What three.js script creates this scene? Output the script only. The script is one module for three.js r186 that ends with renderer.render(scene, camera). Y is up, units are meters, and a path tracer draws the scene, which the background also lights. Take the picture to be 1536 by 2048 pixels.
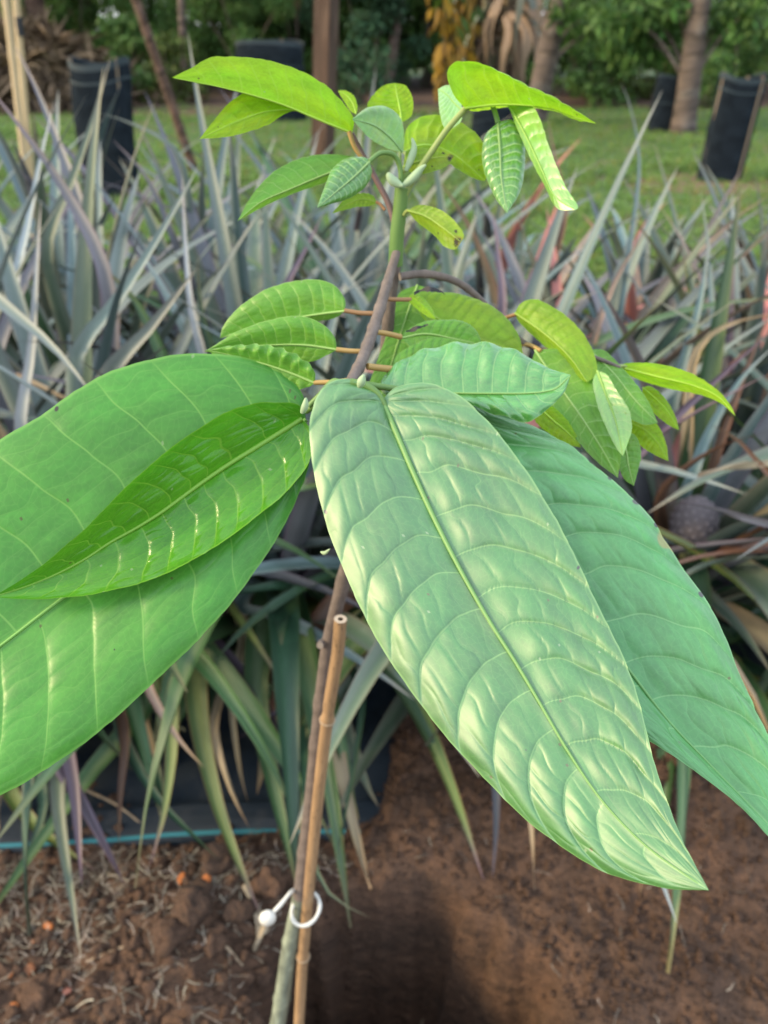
import * as THREE from 'three';
import { mergeGeometries, mergeVertices } from 'three/addons/utils/BufferGeometryUtils.js';

// ---------------------------------------------------------------- camera, sky, sun, exposure
const scene = new THREE.Scene();
const FOV = 66, PITCH = 31.4 * Math.PI / 180, CAM_H = 1.1;
const camera = new THREE.PerspectiveCamera(FOV, 768 / 1024, 0.02, 900);
camera.position.set(0, CAM_H, 0);
camera.rotation.set(-PITCH, 0, 0);
camera.focus = 0.315; camera.userData.fStop = 10.5;
camera.updateMatrixWorld(true);

const SUN = new THREE.Vector3(-0.88, 0.44, 0.18).normalize();
{ // thin high cloud, low hazy sun on the left
  const W = 512, H = 256, data = new Float32Array(W * H * 4);
  for (let j = 0; j < H; j++) for (let i = 0; i < W; i++) {
    const el = ((j + 0.5) / H - 0.5) * Math.PI, az = ((i + 0.5) / W - 0.5) * 2 * Math.PI;
    const d = new THREE.Vector3(Math.cos(el) * Math.cos(az), Math.sin(el), Math.cos(el) * Math.sin(az));
    const up = Math.max(0, d.y), hz = Math.pow(1 - up, 4);
    const ang = Math.acos(Math.min(1, d.dot(SUN)));
    const glow = 1.6 * Math.exp(-Math.pow(ang / 0.34, 2)) + 0.4 * Math.exp(-Math.pow(ang / 0.7, 2));
    const n = 1 + 0.07 * Math.sin(d.x * 7 + 3 * d.z) * Math.sin(d.z * 9 - 2 * d.y) + 0.04 * Math.sin(d.x * 19 + d.y * 11);
    const k = (j * W + i) * 4;
    data[k] = (0.84 + 0.16 * hz) * n + glow * 1.0;
    data[k + 1] = (0.98 + 0.04 * hz) * n + glow * 0.88;
    data[k + 2] = (1.20 - 0.14 * hz) * n + glow * 0.62;
    data[k + 3] = 1;
  }
  const sky = new THREE.DataTexture(data, W, H, THREE.RGBAFormat, THREE.FloatType);
  sky.mapping = THREE.EquirectangularReflectionMapping; sky.magFilter = sky.minFilter = THREE.LinearFilter; sky.needsUpdate = true;
  scene.background = sky; scene.environment = sky;
}
const sun = new THREE.DirectionalLight(new THREE.Color(1, 0.76, 0.42), 2.3);
sun.position.copy(SUN).multiplyScalar(30); sun.castShadow = true; sun.shadow.radius = 24;
sun.shadow.mapSize.set(4096, 4096);
Object.assign(sun.shadow.camera, { left: -16, right: 16, top: 16, bottom: -16, near: 1, far: 80 });
scene.add(sun, sun.target);
const renderer = new THREE.WebGLRenderer({ antialias: true });
renderer.toneMapping = THREE.LinearToneMapping;
renderer.toneMappingExposure = 1.75;
renderer.shadowMap.enabled = true;

// ---------------------------------------------------------------- helpers
const V = (x, y, z) => new THREE.Vector3(x, y, z);
const FPX = 1024 / Math.tan(FOV * Math.PI / 360), CP = Math.cos(PITCH), SP = Math.sin(PITCH);
const ray = (px, py) => { const a = (px - 768) / FPX, b = -(py - 1024) / FPX; return V(a, b * CP - SP, -b * SP - CP); };
const at = (px, py, d) => ray(px, py).multiplyScalar(d).add(camera.position);           // d: metres along the optical axis
const atZ = (px, py, z) => { const r = ray(px, py); return r.multiplyScalar(z / r.z).add(camera.position); };
const onGround = (px, py, y = 0) => { const r = ray(px, py); return r.multiplyScalar((y - CAM_H) / r.y).add(camera.position); };
function rng(seed) { let a = seed >>> 0; return () => { a = (a + 0x6d2b79f5) | 0; let t = Math.imul(a ^ (a >>> 15), 1 | a); t = (t + Math.imul(t ^ (t >>> 7), 61 | t)) ^ t; return ((t ^ (t >>> 14)) >>> 0) / 4294967296; }; }
const hash = (x, y = 0, z = 0) => { let h = Math.imul(x | 0, 374761393) ^ Math.imul(y | 0, 668265263) ^ Math.imul(z | 0, 2147483647 ^ 0x5bd1e995); h = Math.imul(h ^ (h >>> 13), 1274126177); return ((h ^ (h >>> 16)) >>> 0) / 4294967296; };
const sm = (t) => t * t * (3 - 2 * t), mix = (a, b, t) => a + (b - a) * t, clamp = (x, a = 0, b = 1) => Math.min(b, Math.max(a, x));
const step = (a, b, x) => sm(clamp((x - a) / (b - a)));
function noise(x, y, k = 0) { const i = Math.floor(x), j = Math.floor(y), u = sm(x - i), v = sm(y - j); return mix(mix(hash(i, j, k), hash(i + 1, j, k), u), mix(hash(i, j + 1, k), hash(i + 1, j + 1, k), u), v) * 2 - 1; }
const fbm = (x, y, o = 4, k = 0) => { let s = 0, a = 0.5; for (let i = 0; i < o; i++) { s += a * noise(x, y, k + i); x *= 2.03; y *= 2.03; a *= 0.5; } return s; };
const toS = (c) => (c <= 0.0031308 ? 12.92 * c : 1.055 * Math.pow(c, 1 / 2.4) - 0.055);
const lin = (r, g, b) => new THREE.Color().setRGB(r, g, b);
const taken = {};
const numbered = (n) => { const k = (taken[n] = (taken[n] ?? -1) + 1); return k ? n + '_' + String(k).padStart(3, '0') : n; };
function shade(o) { o.traverse((c) => { if (c.isMesh) { c.castShadow = true; c.receiveShadow = true; } }); return o; }
function thing(name, label, category, pos = V(0, 0, 0), group) {
  const o = new THREE.Group(); o.name = numbered(name); o.position.copy(pos); o.userData = { label, category }; if (group) o.userData.group = group; scene.add(o); return o;
}
function part(name, geo, mat, parent, label) {           // geometry is in world axes; moved to the parent's origin
  const m = new THREE.Mesh(geo, mat); m.name = name; if (label) m.userData.label = label;
  if (parent) { let p = parent, off = V(0, 0, 0); while (p && p !== scene) { off.add(p.position); p = p.parent; } geo.translate(-off.x, -off.y, -off.z); parent.add(m); } else scene.add(m);
  m.castShadow = m.receiveShadow = true; return m;
}
const setting = (name, geo, mat) => { const m = new THREE.Mesh(geo, mat); m.name = name; m.userData = { kind: 'structure' }; m.castShadow = m.receiveShadow = true; scene.add(m); return m; };
function grid(nu, nv, fn, uvf, colf) {
  const p = [], uv = [], ix = [], col = [];
  for (let i = 0; i <= nu; i++) for (let j = 0; j <= nv; j++) {
    const q = fn(i / nu, j / nv); p.push(q.x, q.y, q.z);
    const w = uvf ? uvf(i / nu, j / nv, q) : [i / nu, j / nv]; uv.push(w[0], w[1]);
    if (colf) { const c = colf(i / nu, j / nv, q); col.push(c[0], c[1], c[2]); }
  }
  for (let i = 0; i < nu; i++) for (let j = 0; j < nv; j++) { const a = i * (nv + 1) + j, b = a + nv + 1; ix.push(a, b, a + 1, b, b + 1, a + 1); }
  const g = new THREE.BufferGeometry(); g.setAttribute('position', new THREE.Float32BufferAttribute(p, 3)); g.setAttribute('uv', new THREE.Float32BufferAttribute(uv, 2));
  if (colf) g.setAttribute('color', new THREE.Float32BufferAttribute(col, 3));
  g.setIndex(ix); g.computeVertexNormals(); return g;
}
function texture(w, h, fn, srgb = true, rx = 1, ry = rx) {
  const d = new Uint8Array(w * h * 4);
  for (let j = 0; j < h; j++) for (let i = 0; i < w; i++) { const c = fn((i + 0.5) / w, (j + 0.5) / h), k = (j * w + i) * 4; for (let n = 0; n < 3; n++) d[k + n] = 255 * clamp(srgb ? toS(c[n]) : c[n]); d[k + 3] = 255; }
  const t = new THREE.DataTexture(d, w, h); t.magFilter = THREE.LinearFilter; t.minFilter = THREE.LinearMipmapLinearFilter; t.generateMipmaps = true;
  t.wrapS = t.wrapT = THREE.RepeatWrapping; t.repeat.set(rx, ry); if (srgb) t.colorSpace = THREE.SRGBColorSpace; t.needsUpdate = true; return t;
}
// tileable noise for repeated textures
const tnoise = (u, v, n, k) => { const x = u * n, y = v * n, i = Math.floor(x), j = Math.floor(y), a = sm(x - i), b = sm(y - j), h = (p, q) => hash(((p % n) + n) % n, ((q % n) + n) % n, k); return mix(mix(h(i, j), h(i + 1, j), a), mix(h(i, j + 1), h(i + 1, j + 1), a), b) * 2 - 1; };
const tfbm = (u, v, n, o, k) => { let s = 0, a = 0.5; for (let i = 0; i < o; i++) { s += a * tnoise(u, v, n, k + i); n *= 2; a *= 0.5; } return s; };
function tube(pts, rad, rs = 8, n = 0, flat = 1) {       // rad(s): radius; pts: Vector3[]
  const c = new THREE.CatmullRomCurve3(pts, false, 'centripetal'), N = n || Math.max(8, pts.length * 5), fr = c.computeFrenetFrames(N, false), L = c.getLength();
  const g = grid(N, rs, (s, v) => { const i = Math.round(s * N), p = c.getPointAt(s), a = v * 2 * Math.PI, r = rad(s, a); return p.addScaledVector(fr.normals[i], Math.cos(a) * r).addScaledVector(fr.binormals[i], Math.sin(a) * r * flat); }, (s, v) => [s * L, v * 2 * Math.PI * rad(0.5, 0)]);
  const cap = (s, dir) => { const i = s * N, p = c.getPointAt(s), pos = [p.x, p.y, p.z], ix = []; for (let k = 0; k <= rs; k++) { const a = k / rs * 2 * Math.PI, r = rad(s, a), q = p.clone().addScaledVector(fr.normals[i], Math.cos(a) * r).addScaledVector(fr.binormals[i], Math.sin(a) * r * flat); pos.push(q.x, q.y, q.z); } for (let k = 1; k <= rs; k++) dir ? ix.push(0, k, k + 1) : ix.push(0, k + 1, k); const e = new THREE.BufferGeometry(); e.setAttribute('position', new THREE.Float32BufferAttribute(pos, 3)); e.setAttribute('uv', new THREE.Float32BufferAttribute(new Array((rs + 2) * 2).fill(0), 2)); e.setIndex(ix); e.computeVertexNormals(); return e; };
  return mergeGeometries([g, cap(0, false), cap(1, true)]);
}
const pix = (list, d0, d1) => { const o = []; for (let i = 0; i < list.length; i += 2) o.push(at(list[i], list[i + 1], mix(d0, d1, list.length > 2 ? i / (list.length - 2) : 0))); return o; };
const std = (o) => new THREE.MeshStandardMaterial({ side: THREE.DoubleSide, ...o });
const phys = (o) => new THREE.MeshPhysicalMaterial({ side: THREE.DoubleSide, ...o });

// ---------------------------------------------------------------- ground: dug soil, weed mat, lawn
const HOLE = onGround(815, 2015), MOUND = onGround(1370, 1650), HEAP = onGround(480, 1800), HEAP2 = onGround(330, 1900);
function soilY(x, z) {
  const near = step(-1.7, -1.2, z);
  let h = 0.018 * fbm(x * 3, z * 3, 3, 1) + near * (0.016 * fbm(x * 14, z * 14, 4, 9) + 0.006 * Math.abs(noise(x * 60, z * 60, 21)));
  const left = step(0.05, -0.15, x);
  h += near * (0.004 + 0.009 * left) * (0.5 - Math.abs(noise(x * 34, z * 34, 33))) + near * 0.0035 * noise(x * 130, z * 130, 35);
  const g = (c, rx, rz, a) => a * Math.exp(-Math.pow((x - c.x) / rx, 2) - Math.pow((z - c.z) / rz, 2));
  h += g(MOUND, 0.17, 0.10, 0.095) + g(HEAP, 0.10, 0.07, 0.045) + g(HEAP2, 0.09, 0.06, 0.03);
  h += 0.05 * step(-0.06, 0.04, x) * step(0.75, 0.5, x) * step(-1.16, -1.0, z) * step(-0.7, -0.86, z);   // soil thrown up over the mat
  const r = Math.hypot((x - HOLE.x) / 1.12, z - HOLE.z) + 0.026 * noise(x * 14, z * 14, 5) + 0.012 * noise(x * 44, z * 44, 6);
  h -= 0.38 * (1 - step(0.14, 0.175, r)) - 0.012 * Math.exp(-Math.pow((r - 0.25) / 0.05, 2));
  return h;
}
const soilTex = texture(1024, 1024, (u, v) => {
  const a = tfbm(u, v, 6, 5, 3), b = tfbm(u, v, 48, 4, 11), c = tnoise(u, v, 256, 17), k = 1 + 0.35 * a + 0.45 * b + 0.28 * c, red = 0.5 + 0.5 * tfbm(u, v, 10, 3, 40);
  const straw = tnoise(u, v, 180, 70) > 0.9 ? 0.03 : 0;
  return [(0.070 + 0.018 * red) * k + straw, (0.040 + 0.005 * red) * k + straw * 0.85, (0.024 + 0.001 * red) * k + straw * 0.6];
});
const soilBump = texture(512, 512, (u, v) => { const a = 0.5 + 0.5 * tfbm(u, v, 40, 4, 5) + 0.12 * tnoise(u, v, 200, 8); return [a, a, a]; }, false);
const soilMat = std({ map: soilTex, bumpMap: soilBump, bumpScale: 0.007, roughness: 0.97 });
{
  // finer towards the part in front of the camera
  const warp = (t, lo, hi, c, w) => { const a = Math.asinh((lo - c) / w), b = Math.asinh((hi - c) / w); return c + w * Math.sinh(mix(a, b, t)); };
  setting('soil', grid(360, 330, (u, v) => { const x = warp(u, -6, 6, 0.05, 0.55), z = warp(v, 4, -3.5, -0.72, 0.4); return V(x, soilY(x, z), z); }, (u, v, p) => [(p.x + 0.5 * p.y) / 0.6, (p.z - 0.9 * p.y) / 0.6]), soilMat);
  const lawnTex = texture(512, 512, (u, v) => { const a = tfbm(u, v, 8, 5, 90), b = tnoise(u, v, 128, 95), k = 1 + 0.4 * b, br = step(0.1, 0.45, a); return [mix(0.05, 0.11, br) * k, mix(0.10, 0.085, br) * k, mix(0.02, 0.04, br) * k]; });
  const sh = new THREE.Shape([new THREE.Vector2(-400, -60), new THREE.Vector2(400, -60), new THREE.Vector2(400, 500), new THREE.Vector2(-400, 500)]);
  sh.holes.push(new THREE.Path([new THREE.Vector2(-5.9, -3.9), new THREE.Vector2(-5.9, 3.4), new THREE.Vector2(5.9, 3.4), new THREE.Vector2(5.9, -3.9)]));
  const lg = new THREE.ShapeGeometry(sh); lg.rotateX(-Math.PI / 2);
  const q = lg.attributes.position, uv = lg.attributes.uv; for (let i = 0; i < q.count; i++) uv.setXY(i, q.getX(i) / 1.5, q.getZ(i) / 1.5);
  setting('lawn', lg, std({ map: lawnTex, roughness: 1 }));
  // bare earth under the trees at the far side
  setting('bare_earth', grid(80, 20, (u, v) => { const x = mix(-16, 16, u), z = mix(-13.2 + 0.9 * fbm(u * 9, 2, 3, 7) - 1.4 * step(0.5, 0.62, u), -24, v); return V(x, 0.012 + 0.02 * v, z); }, (u, v, p) => [p.x / 1.3, p.z / 1.3]), std({ map: soilTex, roughness: 1 }));
}
const matTex = texture(256, 256, (u, v) => { const w = Math.sin(u * 2 * Math.PI * 24) * Math.sin(v * 2 * Math.PI * 24), n = tfbm(u, v, 6, 4, 2), dust = step(0.12, 0.5, n) * 0.012; return [0.008 + 0.003 * w + dust, 0.017 + 0.004 * w + dust * 0.8, 0.027 + 0.006 * w + dust * 0.65]; });
const matBump = texture(256, 256, (u, v) => { const k = 0.5 + 0.25 * Math.sin(u * 2 * Math.PI * 32) + 0.25 * Math.sin(v * 2 * Math.PI * 32); return [k, k, k]; }, false);
{
  const weed = std({ map: matTex, bumpMap: matBump, bumpScale: 0.0008, roughness: 0.6 });
  const zf = (x) => -0.80 + 0.012 * noise(x * 4, 1, 3) - 0.05 * x;
  const matP = (x, v) => {           // v 0..0.1 is the rolled front hem
    const e = zf(x), wr = 0.022 * fbm(x * 6, v * 14, 4, 50) + 0.006 * Math.sin(v * 60 + 3 * noise(x * 3, 2, 4));
    if (v < 0.12) { const a = (v / 0.12) * Math.PI * 0.62; return V(x, 0.004 + 0.024 * Math.sin(a) + 0.3 * wr, e - 0.045 * (1 - Math.cos(a))); }
    const t = (v - 0.12) / 0.88; return V(x, 0.024 + wr * step(0, 0.05, t) - 0.004 * t, e - 0.062 - 2.45 * t);
  };
  const m = thing('weed_mat', 'black woven weed mat laid under the pineapple plants', 'ground cover');
  part('woven_sheet', grid(160, 140, (u, v) => matP(mix(-3.4, 3.4, u), v * v), (u, v, p) => [p.x / 0.12, p.z / 0.12]), weed, m);
  const th = std({ color: lin(0.01, 0.15, 0.17), roughness: 0.5 });
  part('marker_thread', grid(160, 1, (u, v) => { const x = mix(-3.4, 3.4, u), p = matP(x, 0.035 + 0.012 * v); p.z += 0.0025; p.y += 0.0015; return p; }), th, m, 'turquoise marker thread along the hem');
}
function scatter(name, geo, mat, n, seed, fn, tint) {     // uncountable litter
  const im = new THREE.InstancedMesh(geo, mat, n), r = rng(seed), m = new THREE.Matrix4(), c = new THREE.Color();
  for (let i = 0; i < n; i++) { const o = fn(r, i); m.compose(o.p, o.q, o.s); im.setMatrixAt(i, m); if (tint) im.setColorAt(i, c.setRGB(...tint(r))); }
  im.name = name; im.castShadow = im.receiveShadow = true; scene.add(im); return im;
}
const euler = (x, y, z) => new THREE.Quaternion().setFromEuler(new THREE.Euler(x, y, z));
function lump(seed, r = 1, det = 2) { const g = mergeVertices(new THREE.IcosahedronGeometry(r, det).deleteAttribute('uv').deleteAttribute('normal')); const p = g.attributes.position; for (let i = 0; i < p.count; i++) { const v = V().fromBufferAttribute(p, i), k = 1 + 0.5 * noise(v.x / r * 1.7 + seed, v.y / r * 1.7 + v.z / r * 2.3, seed) + 0.24 * noise(v.x / r * 5 + v.z / r * 3, v.y / r * 5, seed + 3); p.setXYZ(i, v.x * k, v.y * k * 0.8, v.z * k); } g.computeVertexNormals(); g.setAttribute('uv', new THREE.Float32BufferAttribute(new Float32Array(p.count * 2).map((_, i) => hash(i >> 1, seed, i & 1) * 0.04 + hash(seed, 5)), 2)); return g; }
{
  const cl = scatter('soil_crumbs', lump(4, 1, 2), soilMat, 15000, 5, (r) => {
    const leftish = r() < 0.5, x = leftish ? mix(-0.75, -0.02, r()) : mix(-0.1, 0.8, r()), z = mix(-0.35, -1.05, r()), s = (leftish ? 0.0012 + 0.009 * Math.pow(r(), 6) : 0.0012 + 0.006 * Math.pow(r(), 6));
    const inHole = Math.hypot(x - HOLE.x, z - HOLE.z) < 0.2; const k = inHole ? 0.6 : 1;
    return { p: V(x, soilY(x, z) + s * 0.3 * k, z), q: euler(r() * 6, r() * 6, r() * 6), s: V(s * k, s * k * 0.9, s * k) };
  });
  cl.userData = { kind: 'stuff', label: 'loose brown soil crumbs strewn over the dug bed', category: 'soil' };
  const strawG = grid(6, 1, (u, v) => V((u - 0.5), 0.04 * Math.sin(u * 3.1), (v - 0.5) * 0.035 * (1 - 0.6 * u) + 0.03 * Math.sin(u * 5)));
  const st = scatter('dry_straw', strawG, std({ color: 0xffffff, roughness: 0.85 }), 1150, 8, (r) => {
    const band = r(); let x, z;
    if (band < 0.66) { x = mix(-0.75, -0.02, r()); z = -0.77 + 0.14 * Math.pow(r(), 1.4) + 0.02 * r(); if (r() < 0.4) { x = mix(-0.62, -0.38, r()); z = mix(-0.76, -0.56, r()); } } else if (band < 0.85) { x = mix(-0.3, 0.03, r()); z = mix(-0.72, -0.5, r()); } else { x = mix(-0.7, 0.7, r()); z = mix(-0.9, -0.4, r()); }
    if (Math.hypot(x - HOLE.x, z - HOLE.z) < 0.2) x = -0.3 - 0.3 * r();
    const l = 0.012 + 0.05 * r() * r();
    return { p: V(x, soilY(x, z) + 0.004 + 0.005 * r(), z), q: euler((r() - 0.5) * 0.7, r() * 6.3, (r() - 0.5) * 0.6), s: V(l, l, 0.025 + 0.06 * r() * r()) };
  }, (r) => { const k = 0.12 + 0.45 * r() * r(); return [k, k * (0.8 + 0.1 * r()), k * 0.66]; });
  st.userData = { kind: 'stuff', label: 'pale dry straw littering the soil along the mat', category: 'straw' };
}
// clods big enough to count
const clods = [[450, 1770, 0.03], [540, 1800, 0.022], [395, 1850, 0.024], [480, 1850, 0.019], [580, 1880, 0.017], [350, 1905, 0.021], [430, 1905, 0.016], [70, 1985, 0.02], [120, 1960, 0.014], [640, 1760, 0.012], [1290, 1590, 0.014], [1330, 1625, 0.018], [1405, 1600, 0.02], [1450, 1640, 0.017], [1360, 1660, 0.013], [1470, 1700, 0.014], [250, 1960, 0.013], [520, 1935, 0.013]];
clods.forEach(([x, y, s], i) => {
  const p = onGround(x, y, 0.02); p.y = soilY(p.x, p.z) + s * 0.25;
  const g = lump(20 + i, s, 3); g.translate(p.x, p.y, p.z);
  const side = x > 1000 ? 'on the mound below the right-hand leaf' : 'on the heap left of the cane';
  const o = thing('soil_clod', `${s > 0.018 ? 'large' : 'small'} crumbly brown clod ${side}, ${['first', 'second', 'third', 'fourth', 'fifth', 'sixth', 'seventh', 'eighth', 'ninth', 'tenth', 'eleventh', 'twelfth'][clods.filter((c, k) => (c[0] > 1000) === (x > 1000) && c[0] < x).length]} from the left`, 'clod', p, 'soil clods');
  part('clod_body', g, soilMat, o);
});
// orange bits of brick and bark
[[368, 1788, 0.013, 'flat orange chip'], [420, 1802, 0.010, 'round bright orange crumb'], [95, 1850, 0.012, 'orange crumb'], [75, 1880, 0.009, 'small orange crumb'], [20, 1945, 0.009, 'orange crumb'], [132, 1975, 0.008, 'pinkish orange crumb'], [60, 1935, 0.012, 'rust brown chip'], [25, 2010, 0.009, 'rusty crumb']].forEach(([x, y, s, what], i) => {
  const p = onGround(x, y, 0.02); p.y = soilY(p.x, p.z) + s * 0.5; const g = lump(60 + i, s, 2); g.scale(0.7, i ? 0.5 : 0.3, 0.6); g.rotateZ(i ? 0.2 : 0.8); g.translate(p.x, p.y, p.z);
  const o = thing('orange_crumb', `${what} on the soil, ${['beside the large clods', 'left of the white tie', 'in the straw at the left edge', 'just below the straw at the left edge', 'at the left edge of the picture', 'below the dead pineapple tip', 'left of the grey pineapple tip', 'in the bottom left corner'][i]}`, 'crumb', p, 'orange crumbs');
  part('crumb_body', g, std({ color: i === 6 ? lin(0.22, 0.08, 0.03) : i === 5 ? lin(0.36, 0.14, 0.09) : lin(0.42, 0.13, 0.03), roughness: 0.8 }), o);
});
{ // dry twigs
  const twig = std({ color: lin(0.30, 0.22, 0.14), roughness: 0.8 });
  [[[175, 1925, 260, 1905, 330, 1893, 380, 1880], 0.0022, 'thin dry twig lying on the soil left of the cane'], [[430, 1890, 480, 1925, 545, 1985], 0.0020, 'dry stalk slanting down to the foot of the stem'], [[170, 1590, 240, 1625, 320, 1672], 0.0026, 'tan twig lying across the black mat'], [[815, 1830, 840, 1800, 860, 1770], 0.0022, 'short pale straw standing right of the cane'], [[1040, 1960, 1060, 1940], 0.0022, 'bit of pale straw on the bare soil']].forEach(([l, r, label], i) => {
    const pts = []; for (let k = 0; k < l.length; k += 2) { const p = onGround(l[k], l[k + 1], 0.02); p.y = Math.max(soilY(p.x, p.z), p.z < -0.8 ? 0.034 : -1) + r * 0.8; pts.push(p); }
    if (pts.length < 3) pts.splice(1, 0, pts[0].clone().lerp(pts[1], 0.5));
    const o = thing('dry_twig', label, 'twig', pts[0]); part('twig_stick', tube(pts, (s) => r * (1 - 0.4 * s) * (1 + 0.15 * Math.sin(s * 40)), 7), twig, o);
  });
  const cur = std({ color: lin(0.30, 0.24, 0.16), roughness: 0.85 });
  const o = thing('dry_leaf', 'crumpled straw-coloured dead leaf below the white tie', 'dead leaf', onGround(500, 1870));
  part('crumpled_blade', grid(14, 6, (u, v) => { const p = onGround(mix(492, 492 + 22 * Math.sin(0.4 + 2.5 * u) * (1 + 0.4 * noise(u * 7, 1, 3)), v) + 25 * Math.sin(u * 2.4), mix(1830, 1925, u), 0.0); p.y = soilY(p.x, p.z) + 0.008 + 0.012 * Math.abs(Math.sin(u * 5 + v * 2)) * (0.4 + v) + 0.004 * noise(u * 9, v * 5, 8); return p; }), cur, o);
}

// lawn grass
{
  const blades = []; const r = rng(77);
  for (let i = 0; i < 7; i++) { const a = r() * 6.28, h = 0.7 + 0.5 * r(), lean = 0.35 + 0.5 * r(), g = grid(3, 1, (u, v) => V(Math.cos(a) * lean * u * u + (v - 0.5) * 0.09 * (1 - u * 0.85) * -Math.sin(a) + 0.25 * (i / 7 - 0.5), h * u * (1 - 0.15 * u), Math.sin(a) * lean * u * u + (v - 0.5) * 0.09 * (1 - u * 0.85) * Math.cos(a))); blades.push(g); }
  const tuft = mergeGeometries(blades), mat = phys({ color: 0xffffff, roughness: 1, transmission: 0.25, thickness: 0 });
  const go = scatter('lawn_grass', tuft, mat, 52000, 78, (rr) => {
    const z = -3.5 - 11.2 * Math.pow(rr(), 1.25), x = (rr() - 0.5) * (2.6 - z * 1.22), s = (0.028 + 0.03 * rr()) * (1 + 0.8 * Math.max(0, noise(x * 1.5, z * 1.5, 4)));
    return { p: V(x, -0.003, z), q: euler(0, rr() * 6.28, 0), s: V(s * 1.4, s, s * 1.4) };
  }, (rr) => { const k = 0.75 + 0.5 * rr(), y = rr() < 0.12 ? 1.8 : 1; return [0.125 * k * y, 0.235 * k, 0.03 * k]; });
  go.userData = { kind: 'stuff', label: 'short green lawn behind the pineapple rows', category: 'grass' };
}

// ---------------------------------------------------------------- background: trees, shrubs, guards, posts
function leafCloud(n, seed, place, size, tone, droop = 0.3, asp = 0.24) {
  const r = rng(seed), P = new Float32Array(n * 12), C = new Float32Array(n * 12), I = new Uint32Array(n * 6), N = V(), T = V(), B = V();
  for (let i = 0; i < n; i++) {
    const c = place(r), s = size * (0.6 + 0.8 * r());
    T.set(r() - 0.5, -droop + (r() - 0.5) * 0.8, r() - 0.5).normalize(); N.set(r() - 0.5, 0.4 + r(), r() - 0.5); B.crossVectors(T, N).normalize(); N.crossVectors(B, T);
    const q = [c, c.clone().addScaledVector(T, s * 0.5).addScaledVector(B, s * asp).addScaledVector(N, s * 0.06), c.clone().addScaledVector(T, s).addScaledVector(N, -s * 0.08), c.clone().addScaledVector(T, s * 0.5).addScaledVector(B, -s * asp).addScaledVector(N, s * 0.06)];
    const k = tone(r, c);
    q.forEach((v, j) => { P.set([v.x, v.y, v.z], i * 12 + j * 3); C.set(k, i * 12 + j * 3); });
    I.set([i * 4, i * 4 + 1, i * 4 + 2, i * 4, i * 4 + 2, i * 4 + 3], i * 6);
  }
  const g = new THREE.BufferGeometry(); g.setAttribute('position', new THREE.BufferAttribute(P, 3)); g.setAttribute('color', new THREE.BufferAttribute(C, 3)); g.setIndex(new THREE.BufferAttribute(I, 1)); g.computeVertexNormals(); return g;
}
const foliageMat = phys({ color: 0xffffff, vertexColors: true, roughness: 1, transmission: 0.3, thickness: 0, specularIntensity: 0.3, clearcoat: 0.25, clearcoatRoughness: 0.4 });
const barkTex = texture(256, 512, (u, v) => { const k = 0.75 + 0.5 * tfbm(u, v * 0.25, 24, 3, 3) + 0.35 * tfbm(u, v, 10, 4, 9), l = step(0.15, 0.4, tfbm(u, v, 6, 3, 31)) * 0.035; return [0.135 * k + l, 0.10 * k + l, 0.08 * k + l * 0.9]; });
const barkBump = texture(256, 512, (u, v) => { const k = 0.5 + 0.6 * tfbm(u, v * 0.3, 24, 4, 3); return [k, k, k]; }, false);
const bark = std({ map: barkTex, bumpMap: barkBump, bumpScale: 0.02, roughness: 0.95 });
const barkRed = std({ map: barkTex, bumpMap: barkBump, bumpScale: 0.02, roughness: 0.95, color: lin(0.85, 0.66, 0.55) });
const twigMat = std({ color: lin(0.09, 0.07, 0.05), roughness: 0.9 });
const pxX = (px, z) => (px - 768) / FPX * (-z * CP);           // metres across for a point near eye height
const greens = { dark: [0.07, 0.15, 0.032], mid: [0.07, 0.15, 0.032], blue: [0.04, 0.10, 0.045], lit: [0.07, 0.15, 0.032], olive: [0.08, 0.12, 0.024], brown: [0.16, 0.11, 0.07] };
const toneOf = (c, v = 0.5) => (r) => { const k = 1 - v / 2 + v * r() + (r() < 0.08 ? 0.6 : 0), y = 0.85 + 0.4 * r(); return [c[0] * k * y, c[1] * k, c[2] * k]; };
function shrub(name, label, px, z, w, h, n, size, c, seed, group = 'shrubs at the far side of the lawn') {
  const x = pxX(px, z), o = thing(name, label, 'shrub', V(x, 0, z), group), r = rng(seed), cl = [];
  for (let i = 0; i < (h > 4 ? 90 : 26); i++) { const a = r() * 6.28, q = Math.sqrt(r()) * w, y = h * (0.06 + 0.94 * r()); const k = Math.sqrt(Math.max(0.12, 1 - Math.pow(y / h, 2.4))); cl.push([x + Math.cos(a) * q * k, y, z + Math.sin(a) * q * k * 0.7, 0.14 + 0.16 * r()]); }
  part('foliage', leafCloud(n, seed + 1, (q) => { const k = cl[Math.floor(q() * cl.length)], a = q() * 6.28, b = Math.acos(2 * q() - 1), d = k[3] * Math.pow(q(), 0.4) * Math.max(1, w); return V(k[0] + d * Math.sin(b) * Math.cos(a), Math.max(0.05, k[1] + d * Math.cos(b) * 0.8), k[2] + d * Math.sin(b) * Math.sin(a)); }, size, toneOf(c)), foliageMat, o);
  for (let i = 0; i < 4; i++) { const k = cl[i]; part('stem', tube([V(x + (i - 1.5) * 0.06, -0.02, z), V(mix(x, k[0], 0.35), k[1] * 0.5, mix(z, k[2], 0.35)), V(k[0], k[1], k[2])], (s) => 0.03 * (1 - 0.7 * s), 6), twigMat, o); }
}
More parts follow.
